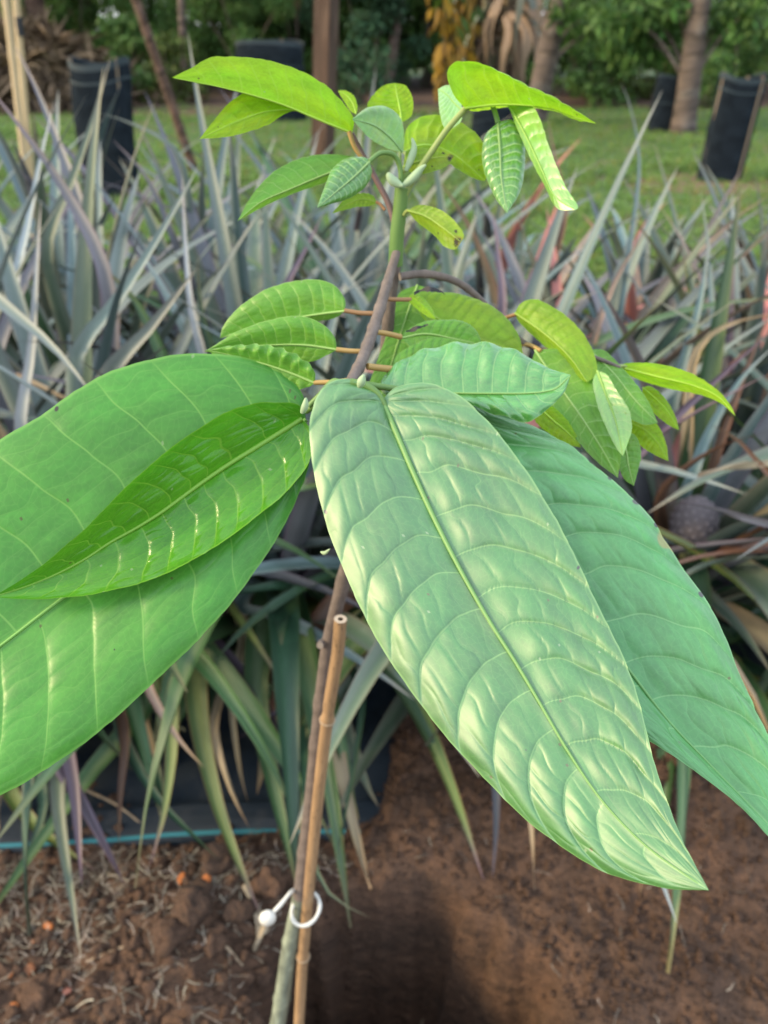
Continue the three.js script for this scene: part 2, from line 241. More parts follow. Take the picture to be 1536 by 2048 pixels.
{
  const S = [
    [-60, -17, 1.3, 3.2, 'dark', 'dark leafy shrub behind the brush pile at the far left'], [150, -19, 1.5, 3.4, 'dark', 'dark green shrub right of the red-brown trunk'], [250, -16, 0.9, 1.25, 'mid', 'low green shrub above the left tree guard'],
    [360, -18.5, 1.5, 3.2, 'dark', 'deep green shrub behind the leaning pole'], [330, -15.6, 0.7, 1.0, 'olive', 'small yellowish shrub at the foot of the leaning pole'], [480, -17.5, 1.3, 3.0, 'mid', 'bright green shrub left of the wooden post'],
    [590, -19, 1.4, 3.2, 'dark', 'dark shrub just left of the wooden post'], [740, -17.5, 1.4, 2.9, 'blue', 'bluish green shrub right of the wooden post'], [720, -15.3, 0.8, 0.9, 'blue', 'low bluish bush at the lawn edge right of the post'],
    [860, -19.5, 1.5, 3.2, 'dark', 'dark shrub behind the yellow leaves'], [1010, -19, 1.5, 3.0, 'brown', 'brown withered shrub behind the pale leaning trunk'], [1160, -17.5, 1.2, 2.9, 'mid', 'green shrub between the two leaning trunks'],
    [1200, -15.2, 0.8, 0.95, 'dark', 'low dark bush left of the small black guard'], [1270, -19, 1.5, 3.2, 'lit', 'pale green shrub far behind the right trunk'], [1290, -16.2, 0.9, 1.7, 'olive', 'olive shrub beside the right trunk'],
    [1420, -18.5, 1.4, 2.6, 'lit', 'bright green shrub right of the right-hand trunk'], [1490, -16, 1.1, 1.5, 'lit', 'light green bush behind the tall right tree guard'], [1590, -17.5, 1.5, 3.0, 'lit', 'bright shrub at the right edge of the picture'], [1440, -14.8, 0.7, 0.75, 'dark', 'low dark bush between the right guards'],
  ];
  const far = ['behind the bamboo poles', 'left of the leaning pole', 'behind the leaning pole', 'left of the wooden post', 'behind the wooden post', 'behind the yellow leaves', 'behind the pale leaning trunk', 'between the leaning trunks', 'behind the right-hand trunk', 'at the right edge', 'right of the red-brown trunk', 'above the dark guard', 'right of the wooden post', 'left of the pale leaning trunk'];
  far.forEach((w, i) => S.push([i < 10 ? -60 + i * 185 : [200, 560, 710, 900][i - 10], i < 10 ? -22.5 - (i % 3) : -20.8, 2.0, 7.5, i === 7 || i === 9 ? 'mid' : 'dark', `tall dark hedge tree far back ${w}`]));
  S.forEach(([px, z, w, h, c, label], i) => shrub('shrub', label, px, z, w, h, Math.round((h > 4 ? 1100 : 1900) * w * h), (h > 4 ? 0.2 : 0.085 + 0.035 * ((i * 7) % 5) / 4), greens[c], 300 + i * 11));
}
function tree(name, label, pts, r0, mat, crown, seed) {
  const base = pts[0], o = thing(name, label, 'tree', V(base.x, 0, base.z), 'trees across the lawn');
  part('trunk', tube(pts, (s, a) => r0 * (1 - 0.35 * s) * (1 + 0.25 * Math.exp(-s * 22)) * (1 + 0.05 * Math.sin(3 * a + s * 9)), 14, 40), mat, o);
  const top = pts[pts.length - 1], r = rng(seed), ends = [];
  for (let i = 0; i < 5; i++) { const a = i * 1.26 + r(), e = top.clone().add(V(Math.cos(a) * 1.1, 0.7 + r() * 0.8, Math.sin(a) * 1.1)); ends.push(e); part('limb', tube([top.clone().add(V(0, -0.25, 0)), top.clone().lerp(e, 0.5).add(V(0, 0.15, 0)), e], (s) => r0 * 0.45 * (1 - 0.75 * s), 7), mat, o); }
  const low = crown.low ? crown.low.map((q) => atZ(q[0], q[1], base.z + (q[2] || 0))) : [];
  low.forEach((e) => { part('limb', tube([pts[1].clone().lerp(top, 0.15), pts[1].clone().lerp(e, 0.5).add(V(0, 0.35, 0)), e], (s) => r0 * 0.22 * (1 - 0.75 * s), 6), mat, o); });
  const all = [...ends.map((e) => [e, 1.05]), ...ends.map((e) => [e.clone().lerp(top, 0.5).add(V(0, 0.5, 0)), 0.6]), ...low.map((e) => [e, 0.42])];
  part('crown', leafCloud(crown.n, seed + 2, (q) => { const [c, R] = all[Math.floor(q() * all.length)], a = q() * 6.28, b = Math.acos(2 * q() - 1), d = R * Math.pow(q(), 0.4); return V(c.x + d * Math.sin(b) * Math.cos(a), c.y + d * 0.7 * Math.cos(b), c.z + d * Math.sin(b) * Math.sin(a)); }, crown.size, toneOf(crown.c)), foliageMat, o);
}
const up = (p, q, h) => { const d = q.clone().sub(p); return p.clone().addScaledVector(d, h / d.y); };
const trunkPts = (x0, y0, x1, y1, z, h) => { const a = atZ(x0, y0, z), b = atZ(x1, y1, z), g = up(a, b, -a.y - 0.05); return [g, a.clone().lerp(g, 0.4), b, up(a, b, h - a.y)]; };
tree('garden_tree', 'red-brown upright trunk behind the brush pile at the left', trunkPts(78, 110, 68, 0, -17.2, 3.8), 0.21, barkRed, { n: 2600, size: 0.16, c: greens.dark }, 41);
tree('garden_tree', 'dark slim trunk in the shade behind the leaning pole', trunkPts(368, 120, 362, 0, -16.6, 3.6), 0.075, bark, { n: 2200, size: 0.15, c: greens.dark }, 43);
tree('garden_tree', 'dark trunk in the shade right of the wooden post', trunkPts(785, 110, 800, 0, -17.8, 3.6), 0.10, bark, { n: 2400, size: 0.15, c: greens.dark }, 45);
tree('garden_tree', 'pale grey leaning trunk in the middle of the background', trunkPts(1078, 190, 1118, 0, -12.2, 3.2), 0.16, bark, { n: 2400, size: 0.15, c: greens.mid, low: [[1180, 30, -0.6], [1225, 60, -0.9], [1150, 5, 0.2]] }, 47);
tree('garden_tree', 'brownish leaning trunk standing on the lawn at the right', trunkPts(1366, 250, 1402, 0, -11.0, 3.2), 0.145, bark, { n: 4200, size: 0.14, c: greens.mid, low: [[1300, 30, -0.5], [1270, 75, -0.6], [1350, 10, -0.3], [1450, 25, -0.4], [1500, 15, 0.1], [1240, 20, -0.2], [1320, 70, -0.8]] }, 49);
{ // slender leaning pole, posts
  const z = -7.6, p = trunkPts(352, 235, 272, 0, z, 2.6), o = thing('leaning_pole', 'slender brown pole leaning to the left over the lawn', 'pole', V(p[0].x, 0, z));
  part('pole_shaft', tube(p, (s) => 0.042 * (1 - 0.2 * s) * (1 + 0.06 * Math.sin(s * 50)), 10, 30), barkRed, o);
  const zp = -7.2, a = atZ(649, 160, zp), b = atZ(656, 0, zp), g = thing('wooden_post', 'weathered square wooden post behind the sapling top', 'post', V(a.x, 0, zp)), box = new THREE.BoxGeometry(0.15, 2.3, 0.13, 1, 12, 1); box.translate(0, 1.13, 0); const q = box.attributes.position; for (let i = 0; i < q.count; i++) q.setX(i, q.getX(i) + (q.getY(i) - a.y) * (b.x - a.x) / (b.y - a.y) + 0.006 * noise(q.getY(i) * 3, q.getZ(i) * 9, 2)); box.rotateY(-0.55); box.translate(a.x, 0, zp); box.computeVertexNormals();
  part('post_timber', box, barkRed, g);
  const cane = std({ color: lin(0.48, 0.36, 0.2), roughness: 0.6 }), tape = std({ color: lin(0.012, 0.014, 0.018), roughness: 0.5 });
  [[38, 225, 12, 0, 'pale bamboo pole nearest the left edge of the picture'], [52, 235, 32, 0, 'pale bamboo pole with a black tape band near its top']].forEach(([x0, y0, x1, y1, label], i) => {
    const zz = -4.2 - 0.25 * i, pp = trunkPts(x0, y0, x1, y1, zz, 1.75), oo = thing('garden_pole', label, 'pole', V(pp[0].x, 0, zz)), c = new THREE.CatmullRomCurve3(pp);
    part('pole_shaft', tube(pp, (s) => 0.0165 * (1 + 0.1 * Math.exp(-Math.pow(((s * 6) % 1 - 0.5) / 0.05, 2))), 10, 60), cane, oo);
    if (i) { const t0 = atZ(41, 72, zz), t1 = atZ(37, 34, zz); part('tape_band', tube([t0, t0.clone().lerp(t1, 0.5), t1], () => 0.0185, 10), tape, oo); }
  });
}
// tree guards of black shade cloth
const clothTex = texture(256, 256, (u, v) => { const w = 0.6 + 0.4 * Math.abs(Math.sin(u * Math.PI * 40)) * Math.abs(Math.sin(v * Math.PI * 40)), n = 1 + 0.5 * tfbm(u, v, 5, 4, 6); return [0.017 * w * n, 0.024 * w * n, 0.032 * w * n]; });
const cloth = phys({ map: clothTex, roughness: 1, specularIntensity: 0.25 }), clothHem = std({ color: lin(0.02, 0.034, 0.042), roughness: 0.7 }), stakeMat = std({ color: lin(0.2, 0.15, 0.1), roughness: 0.9 });
function guard(label, bx, by, ty, w, seed, lean = 0, fold = 0.74) {
  const b = onGround(bx, by), top = atZ(bx, ty, b.z).y, o = thing('tree_guard', label, 'tree guard', V(b.x, 0, b.z), 'black mesh tree guards on the lawn');
  const ring = (a, y, k = 1) => { const h = y / top, e = Math.pow(Math.abs(Math.cos(a)), 0.75) * Math.sign(Math.cos(a)), f = Math.pow(Math.abs(Math.sin(a)), 0.75) * Math.sign(Math.sin(a)), d = 1 + 0.045 * noise(a * 1.6 + seed, y * 5, seed); return V(b.x + w * k * d * e + lean * h, y + 0.025 * Math.sin(a * 2 + seed) * h, b.z + w * k * 0.45 * d * f); };
  part('mesh_cloth', grid(56, 24, (u, v) => ring(u * 2 * Math.PI, -0.01 + v * top), (u, v) => [u * 6 * w / 0.35, v * top / 0.35]), cloth, o);
  part('hem', grid(56, 3, (u, v) => ring(u * 2 * Math.PI, top * (0.955 + 0.05 * v), 1.018)), clothHem, o);
  part('overlap_band', grid(56, 3, (u, v) => ring(u * 2 * Math.PI, top * (fold + 0.02 * v), 1.022)), clothHem, o);
  for (let k = 0; k < 3; k++) { const a = 0.8 + k * 2.1, p = ring(a, 0, 0.93), q = ring(a, top * 1.01, 0.93); part('stake', tube([p.setY(-0.05), p.clone().lerp(q, 0.5), q], () => 0.013, 6), stakeMat, o); }
  for (let k = 0; k < 1; k++) { const f = leafCloud(160, seed + 5, (r) => V(b.x + lean * 0.6 + (r() - 0.5) * w * 0.8, top * (0.4 + 0.4 * r()), b.z + (r() - 0.5) * w * 0.3), 0.06, toneOf(greens.mid)); const t = thing('young_tree', 'young leafy tree inside ' + label.replace(/^.*? guard/, 'the black guard'), 'tree', V(b.x, 0, b.z), 'young trees inside guards'); part('crown', f, foliageMat, t); part('stem', tube([V(b.x, -0.03, b.z), V(b.x + lean * 0.3, top * 0.4, b.z), V(b.x + lean * 0.7, top * 0.8, b.z)], (s) => 0.012 * (1 - 0.5 * s), 6), twigMat, t); }
}
guard('broad black mesh guard at the left behind the pineapple tips', 224, 400, 122, 0.21, 1, 0.07, 0.86);
guard('tall slim black mesh guard at the right edge of the lawn', 1436, 362, 152, 0.185, 2, 0.035, 0.86);
guard('small black mesh guard beside the right-hand trunk', 1331, 262, 152, 0.23, 3, 0, 0.5);
guard('dark mesh guard just left of the wooden post', 548, 240, 84, 0.46, 4, 0, 0.7);
guard('dark bluish mesh guard half hidden behind the hanging leaves', 985, 300, 215, 0.24, 5, 0, 0.7);
{ // worn earth round the right guard
  const b = onGround(1440, 366); setting('worn_patch', (() => { const g = new THREE.CircleGeometry(1, 40), p = g.attributes.position; for (let i = 1; i < p.count; i++) { const a = Math.atan2(p.getY(i), p.getX(i)), k = 0.62 + 0.16 * noise(a * 2, 3, 4); p.setXY(i, Math.cos(a) * k * 1.25, Math.sin(a) * k * 0.75); } g.rotateX(-Math.PI / 2); g.translate(b.x, 0.006, b.z + 0.05); const uv = g.attributes.uv; for (let i = 0; i < p.count; i++) uv.setXY(i, p.getX(i) / 0.9, p.getZ(i) / 0.9); return g; })(), std({ map: soilTex, color: lin(1.9, 2.0, 2.1), roughness: 1 }));
}
{ // brush pile
  const z = -14.6, x = pxX(30, z), o = thing('brush_pile', 'heap of brown dead branches and leaves at the far left', 'brush pile', V(x, 0, z));
  part('heap', grid(30, 16, (u, v) => { const a = u * 6.283, e = v * Math.PI / 2; return V(x + 1.35 * Math.cos(a) * Math.cos(e) * (1 + 0.2 * noise(a * 2, v * 4, 3)), 0.85 * Math.sin(e) * (1 + 0.15 * noise(a * 2, v * 3, 8)), z + 0.9 * Math.sin(a) * Math.cos(e)); }), std({ color: lin(0.07, 0.05, 0.035), roughness: 1 }), o);
  const lc = leafCloud(2600, 91, (r) => { const a = r() * 6.283, e = Math.pow(r(), 0.8) * 1.45, k = 1 + 0.12 * r(); return V(x + 1.4 * k * Math.cos(a) * Math.cos(e), 0.03 + 0.9 * k * Math.sin(e), z + 0.95 * k * Math.sin(a) * Math.cos(e)); }, 0.5, (r) => { const k = 0.5 + r(); return [0.21 * k, 0.15 * k, 0.095 * k]; }, 0.1, 0.045);
  const m = part('dead_leaves', lc, std({ vertexColors: true, roughness: 0.95 }), o); m.userData.kind = 'stuff';
  const r = rng(93); for (let i = 0; i < 26; i++) { const a = r() * 6.283, p = V(x + (r() - 0.5) * 2.2, 0.25 + 0.7 * r(), z + 0.55 + 0.4 * r()), q = p.clone().add(V(Math.cos(a) * 0.5, 0.25 * (r() - 0.5), 0.2 * Math.sin(a))); part('branch', tube([p, p.clone().lerp(q, 0.5).add(V(0, 0.04, 0)), q], (s) => 0.014 * (1 - 0.5 * s), 5), stakeMat, o); }
}
{ // wide-leaved plant with withered and yellow leaves
  const mk = (name, label, px, z, list, col) => { const x = pxX(px, z), o = thing(name, label, 'plant', V(x, 0, z), 'broad-leaved plants under the trees'), r = rng(px);
    for (let k = 0; k < 3; k++) part('stalk', tube([V(x + (k - 1) * 0.2, -0.03, z - 0.1 * k), V(x + (k - 1) * 0.3, 1, z), V(x + (k - 1) * 0.42, 2.3, z)], (s) => 0.07 * (1 - 0.4 * s), 8), std({ color: lin(...(k === 1 ? [0.2, 0.15, 0.09] : [0.14, 0.12, 0.07])), roughness: 0.9 }), o);
    for (let k = 0; k < list; k++) { const a = r() * 6.283, h = 0.9 + 1.3 * r(), R = 0.3 + 0.75 * r(), L = 0.7 + 0.7 * r(), w = 0.03 + 0.07 * r(), c = col(r, k), ph = r() * 6;
      part('broad_leaf', grid(10, 4, (u, v) => { const rr = R * Math.sin(Math.min(1.5, u * 2)), y = h + 0.2 * Math.sin(u * 3) - L * Math.max(0, u - 0.15), ww = w * Math.sin(Math.PI * Math.min(1, 0.08 + u * 0.92)) * (1 + 0.2 * Math.sin(u * 17 + ph)); return V(x + Math.cos(a) * rr - Math.sin(a) * ww * (v - 0.5) * 2 + 0.03 * Math.sin(u * 9 + ph), y + 0.02 * Math.cos(v * 9), z + Math.sin(a) * rr + Math.cos(a) * ww * (v - 0.5) * 2); }), std({ color: lin(...c), roughness: 0.8 }), o); } };
  mk('banana_plant', 'clump of hanging withered brown leaves behind the sapling top', 1010, -15.2, 46, (r) => { const k = 0.6 + 0.9 * r(); return r() < 0.3 ? [0.2 * k, 0.22 * k, 0.17 * k] : [0.2 * k, 0.135 * k, 0.085 * k]; });
  { const z = -13.6, x = pxX(903, z), o = thing('yellow_shrub', 'slim shrub with hanging orange-yellow leaves above the sapling', 'shrub', V(x, 0, z)), cl = [[-0.12, 1.25, 0.2], [0.08, 1.05, 0.2], [-0.05, 0.8, 0.17], [0.14, 1.35, 0.2], [-0.1, 0.55, 0.12], [0.05, 1.7, 0.25], [-0.2, 1.9, 0.25]];
    part('foliage', leafCloud(150, 881, (r) => { const c = cl[Math.floor(r() * cl.length)]; return V(x + c[0] + (r() - 0.5) * c[2] * 2.2, c[1] + (r() - 0.5) * c[2] * 1.8, z + (r() - 0.5) * 0.4); }, 0.26, (r) => { const k = 0.6 + 0.6 * r(); return r() < 0.78 ? [0.34 * k, 0.20 * k, 0.025] : [0.07 * k, 0.13 * k, 0.02]; }, 0.9), foliageMat, o);
    for (let k = 0; k < 3; k++) part('stem', tube([V(x + (k - 1) * 0.05, -0.03, z), V(x + (k - 1) * 0.1, 0.9, z), V(x + (k - 1) * 0.16, 1.9, z)], (s) => 0.02 * (1 - 0.5 * s), 6), twigMat, o); }
}

// ---------------------------------------------------------------- pineapple plants
const streak = texture(128, 256, (u, v) => { const k = 0.82 + 0.2 * tfbm(u, v * 0.02, 32, 3, 5) + 0.16 * tfbm(u, v, 16, 4, 8), s = tnoise(u, v, 64, 3) > 0.82 ? 0.12 : 0; return [k + s, k + s, k + s]; });
const bladeMat = std({ map: streak, vertexColors: true, roughness: 0.5 });
const tones = {            // centre, side, margin, tip
  silver: [[0.15, 0.195, 0.165], [0.195, 0.235, 0.21], [0.24, 0.24, 0.22], [0.30, 0.30, 0.24]],
  blue: [[0.10, 0.16, 0.15], [0.15, 0.21, 0.205], [0.2, 0.22, 0.24], [0.28, 0.28, 0.26]],
  grey: [[0.09, 0.135, 0.085], [0.135, 0.17, 0.12], [0.22, 0.19, 0.14], [0.26, 0.22, 0.15]],
  purple: [[0.105, 0.11, 0.12], [0.135, 0.135, 0.148], [0.16, 0.09, 0.14], [0.2, 0.15, 0.17]],
  plum: [[0.10, 0.07, 0.09], [0.14, 0.10, 0.13], [0.12, 0.05, 0.08], [0.2, 0.12, 0.14]],
  green: [[0.10, 0.17, 0.07], [0.045, 0.12, 0.035], [0.10, 0.13, 0.05], [0.2, 0.17, 0.08]],
  deep: [[0.03, 0.085, 0.04], [0.025, 0.07, 0.035], [0.05, 0.09, 0.04], [0.1, 0.1, 0.06]],
  olive: [[0.21, 0.25, 0.07], [0.10, 0.16, 0.035], [0.30, 0.15, 0.06], [0.17, 0.09, 0.11]],
  pink: [[0.58, 0.20, 0.16], [0.62, 0.25, 0.20], [0.5, 0.13, 0.10], [0.5, 0.25, 0.15]],
  blush: [[0.27, 0.22, 0.17], [0.33, 0.23, 0.18], [0.36, 0.16, 0.12], [0.4, 0.28, 0.14]],
  rust: [[0.15, 0.075, 0.045], [0.18, 0.09, 0.05], [0.2, 0.06, 0.04], [0.2, 0.12, 0.07]],
  straw: [[0.42, 0.33, 0.19], [0.36, 0.28, 0.17], [0.28, 0.2, 0.12], [0.3, 0.2, 0.12]],
  white: [[0.30, 0.34, 0.335], [0.36, 0.39, 0.39], [0.4, 0.36, 0.36], [0.5, 0.45, 0.4]],
};
function bladeGeo(pts, W, tone, { fold = 0.35, side, twist = 0, seed = 1, n = 18, wv = 0 } = {}) {
  const c = new THREE.CatmullRomCurve3(pts, false, 'centripetal'), L = c.getLength(), [c0, c1, c2, c3] = tones[tone], j = 0.7 + 0.55 * hash(seed, 3), jr = 0.94 + 0.12 * hash(seed, 5);
  const h = pts[pts.length - 1].clone().sub(pts[0]); h.y = 0; const S0 = side || (h.length() > 0.03 ? V(-h.z, 0, h.x).normalize() : V(1, 0, 0));
  const xs = [-1, -0.86, -0.55, -0.2, 0.2, 0.55, 0.86, 1], pos = [], col = [], uv = [], ix = [];
  for (let i = 0; i <= n; i++) {
    const s = i / n, p = c.getPointAt(s), T = c.getTangentAt(s), S = S0.clone().addScaledVector(T, -S0.dot(T)).normalize(), N = V().crossVectors(S, T).normalize();
    if (N.y < 0 && Math.abs(N.y) > 0.05) N.negate();
    const tw = twist * s, Sx = S.clone().multiplyScalar(Math.cos(tw)).addScaledVector(N, Math.sin(tw)), Nx = N.clone().multiplyScalar(Math.cos(tw)).addScaledVector(S, -Math.sin(tw));
    const w = W * 0.5 * Math.pow(Math.min(1, (1 - s) * 1.6 + 0.004), 0.9) * (0.82 + 0.18 * Math.min(1, s * 6)), tip = step(0.86, 1, s);
    xs.forEach((x, k) => {
      const q = p.clone().addScaledVector(Sx, x * w * (1 - 0.16 * fold)).addScaledVector(Nx, fold * w * x * x * (1 - 0.3 * s) + wv * noise(s * 7 + seed, x * 2, seed)); pos.push(q.x, q.y, q.z); uv.push(x * 0.03 + 0.5 * hash(seed, 9), s * L * 0.6 + hash(seed, 8));
      const a = Math.abs(x), base = a < 0.3 ? c0 : a < 0.9 ? c1 : c2, mot = 1 + 0.14 * noise(s * 9 + seed, x * 3, seed + 2); for (let m = 0; m < 3; m++) col.push(mix(base[m], c3[m], tip) * j * mot * (m === 0 ? jr : 1));
    });
  }
  const m = xs.length; for (let i = 0; i < n; i++) for (let k = 0; k < m - 1; k++) { const a = i * m + k, b = a + m; ix.push(a, b, a + 1, b, b + 1, a + 1); }
  const g = new THREE.BufferGeometry(); g.setAttribute('position', new THREE.Float32BufferAttribute(pos, 3)); g.setAttribute('color', new THREE.Float32BufferAttribute(col, 3)); g.setAttribute('uv', new THREE.Float32BufferAttribute(uv, 2)); g.setIndex(ix); g.computeVertexNormals(); return g;
}
const plants = [];
const ordinal = ['first', 'second', 'third', 'fourth', 'fifth', 'sixth', 'seventh', 'eighth', 'ninth', 'tenth'];
{
  const rows = [['front row', -1.2, [-0.86, -0.5, -0.16, 0.2, 0.56, 0.93], 46], ['second row', -1.66, [-1.04, -0.66, -0.28, 0.08, 0.44, 0.8, 1.18], 34], ['third row', -2.1, [-1.3, -0.88, -0.48, -0.06, 0.34, 0.76, 1.16, 1.5], 38], ['back row', -2.62, [-1.5, -1.02, -0.55, -0.1, 0.36, 0.85, 1.3, 1.75], 36]];
  const R = rng(2024);
  rows.forEach(([row, z, xs, count], ri) => xs.forEach((x0, pi) => {
    const x = x0 + (R() - 0.5) * 0.08, zz = z + (R() - 0.5) * 0.12, o = thing('pineapple_plant', `spiky grey-green pineapple plant, ${ordinal[pi]} from the left in the ${row}`, 'pineapple plant', V(x, 0.02, zz), 'pineapple plants in rows behind the sapling');
    plants.push(o);
    const gold = 2.39996, a0 = R() * 6.28, big = (0.9 + 0.2 * R()) * (ri > 1 ? (x < 0.1 ? 1.0 : 0.9) : 1) * (x > 0.25 ? 0.86 : 1);
    for (let k = 0; k < count; k++) {
      const t = k / (count - 1), az = a0 + k * gold + (R() - 0.5) * 0.3; // t 0 outer, old - 1 inner, upright
      let e = mix(0.2, 1.3, Math.pow(t, 0.85)) + (R() - 0.5) * 0.34, L = big * mix(0.62, 0.88, Math.sin(t * 2.6)) * (0.85 + 0.3 * R()); const drp = mix(1.35, 0.4, t) * (0.5 + 1.1 * R());
      const toCam = Math.cos(az - Math.PI / 2); if (ri === 0 && toCam > 0.2 && t < 0.4) { L *= 0.66; e = mix(0.0, 1.0, t / 0.4) + (R() - 0.5) * 0.3; }
      const pts = [], h = V(Math.cos(az), 0, Math.sin(az)); let p = V(x, 0.04 + 0.16 * t, zz).addScaledVector(h, 0.035 * (1.2 - t)); const ns = 7;
      for (let i = 0; i <= ns; i++) { pts.push(p.clone()); const a = e - drp * Math.pow(i / ns, 1.4); p = p.clone().addScaledVector(h, Math.cos(a) * L / ns); p.y = Math.max(0.035, p.y + Math.sin(a) * L / ns); }
      const u = R(), tone = t < 0.36 ? (u < 0.26 ? 'green' : u < 0.68 ? 'deep' : u < 0.78 ? 'olive' : u < 0.92 ? 'grey' : u < 0.95 ? 'rust' : 'straw') : t < 0.55 ? (u < 0.3 ? 'grey' : u < 0.55 ? 'blue' : u < 0.7 ? 'green' : u < 0.85 ? 'silver' : 'purple') : (u < 0.26 ? 'silver' : u < 0.52 ? 'blue' : u < 0.64 ? 'purple' : u < 0.86 ? 'grey' : u < 0.95 ? (x > 0.3 && ri > 0 ? 'blush' : 'green') : x > 0.3 ? 'pink' : 'plum');
      part('sword_leaf', bladeGeo(pts, 0.042 + 0.024 * R(), tone, { side: V(-h.z, 0, h.x), fold: 0.25 + 0.4 * R(), twist: (R() - 0.5) * 0.8, seed: Math.floor(R() * 1e6), n: 14 }), bladeMat, o);
    }
  }));
  // old outer leaves of the front row, arching down over the mat
  plants.slice(0, 6).forEach((o, pi) => { for (let k = 0; k < 20; k++) {
    const az = Math.PI / 2 + (R() - 0.5) * 2.6, h = V(Math.cos(az), 0, Math.sin(az)), L = 0.32 + 0.40 * R(); let p = V(o.position.x, 0.10 + 0.2 * R(), o.position.z).addScaledVector(h, 0.04), e = 0.1 + 0.8 * R(); const pts = [], dr = 1.2 + 1.2 * R();
    for (let i = 0; i <= 8; i++) { pts.push(p.clone()); const a = e - dr * Math.pow(i / 8, 1.1); p = p.clone().addScaledVector(h, Math.cos(a) * L / 8); p.y = Math.max(0.04, p.y + Math.sin(a) * L / 8); }
    const u = R(); part('sword_leaf', bladeGeo(pts, 0.03 + 0.03 * R(), u < 0.34 ? 'deep' : u < 0.56 ? 'green' : u < 0.74 ? 'olive' : u < 0.8 ? 'grey' : u < 0.88 ? 'straw' : u < 0.94 ? 'rust' : 'plum', { side: V(-h.z, 0, h.x), fold: 0.5, twist: (R() - 0.5) * 2.2, wv: 0.004, seed: Math.floor(R() * 1e6), n: 14 }), bladeMat, o);
  } });
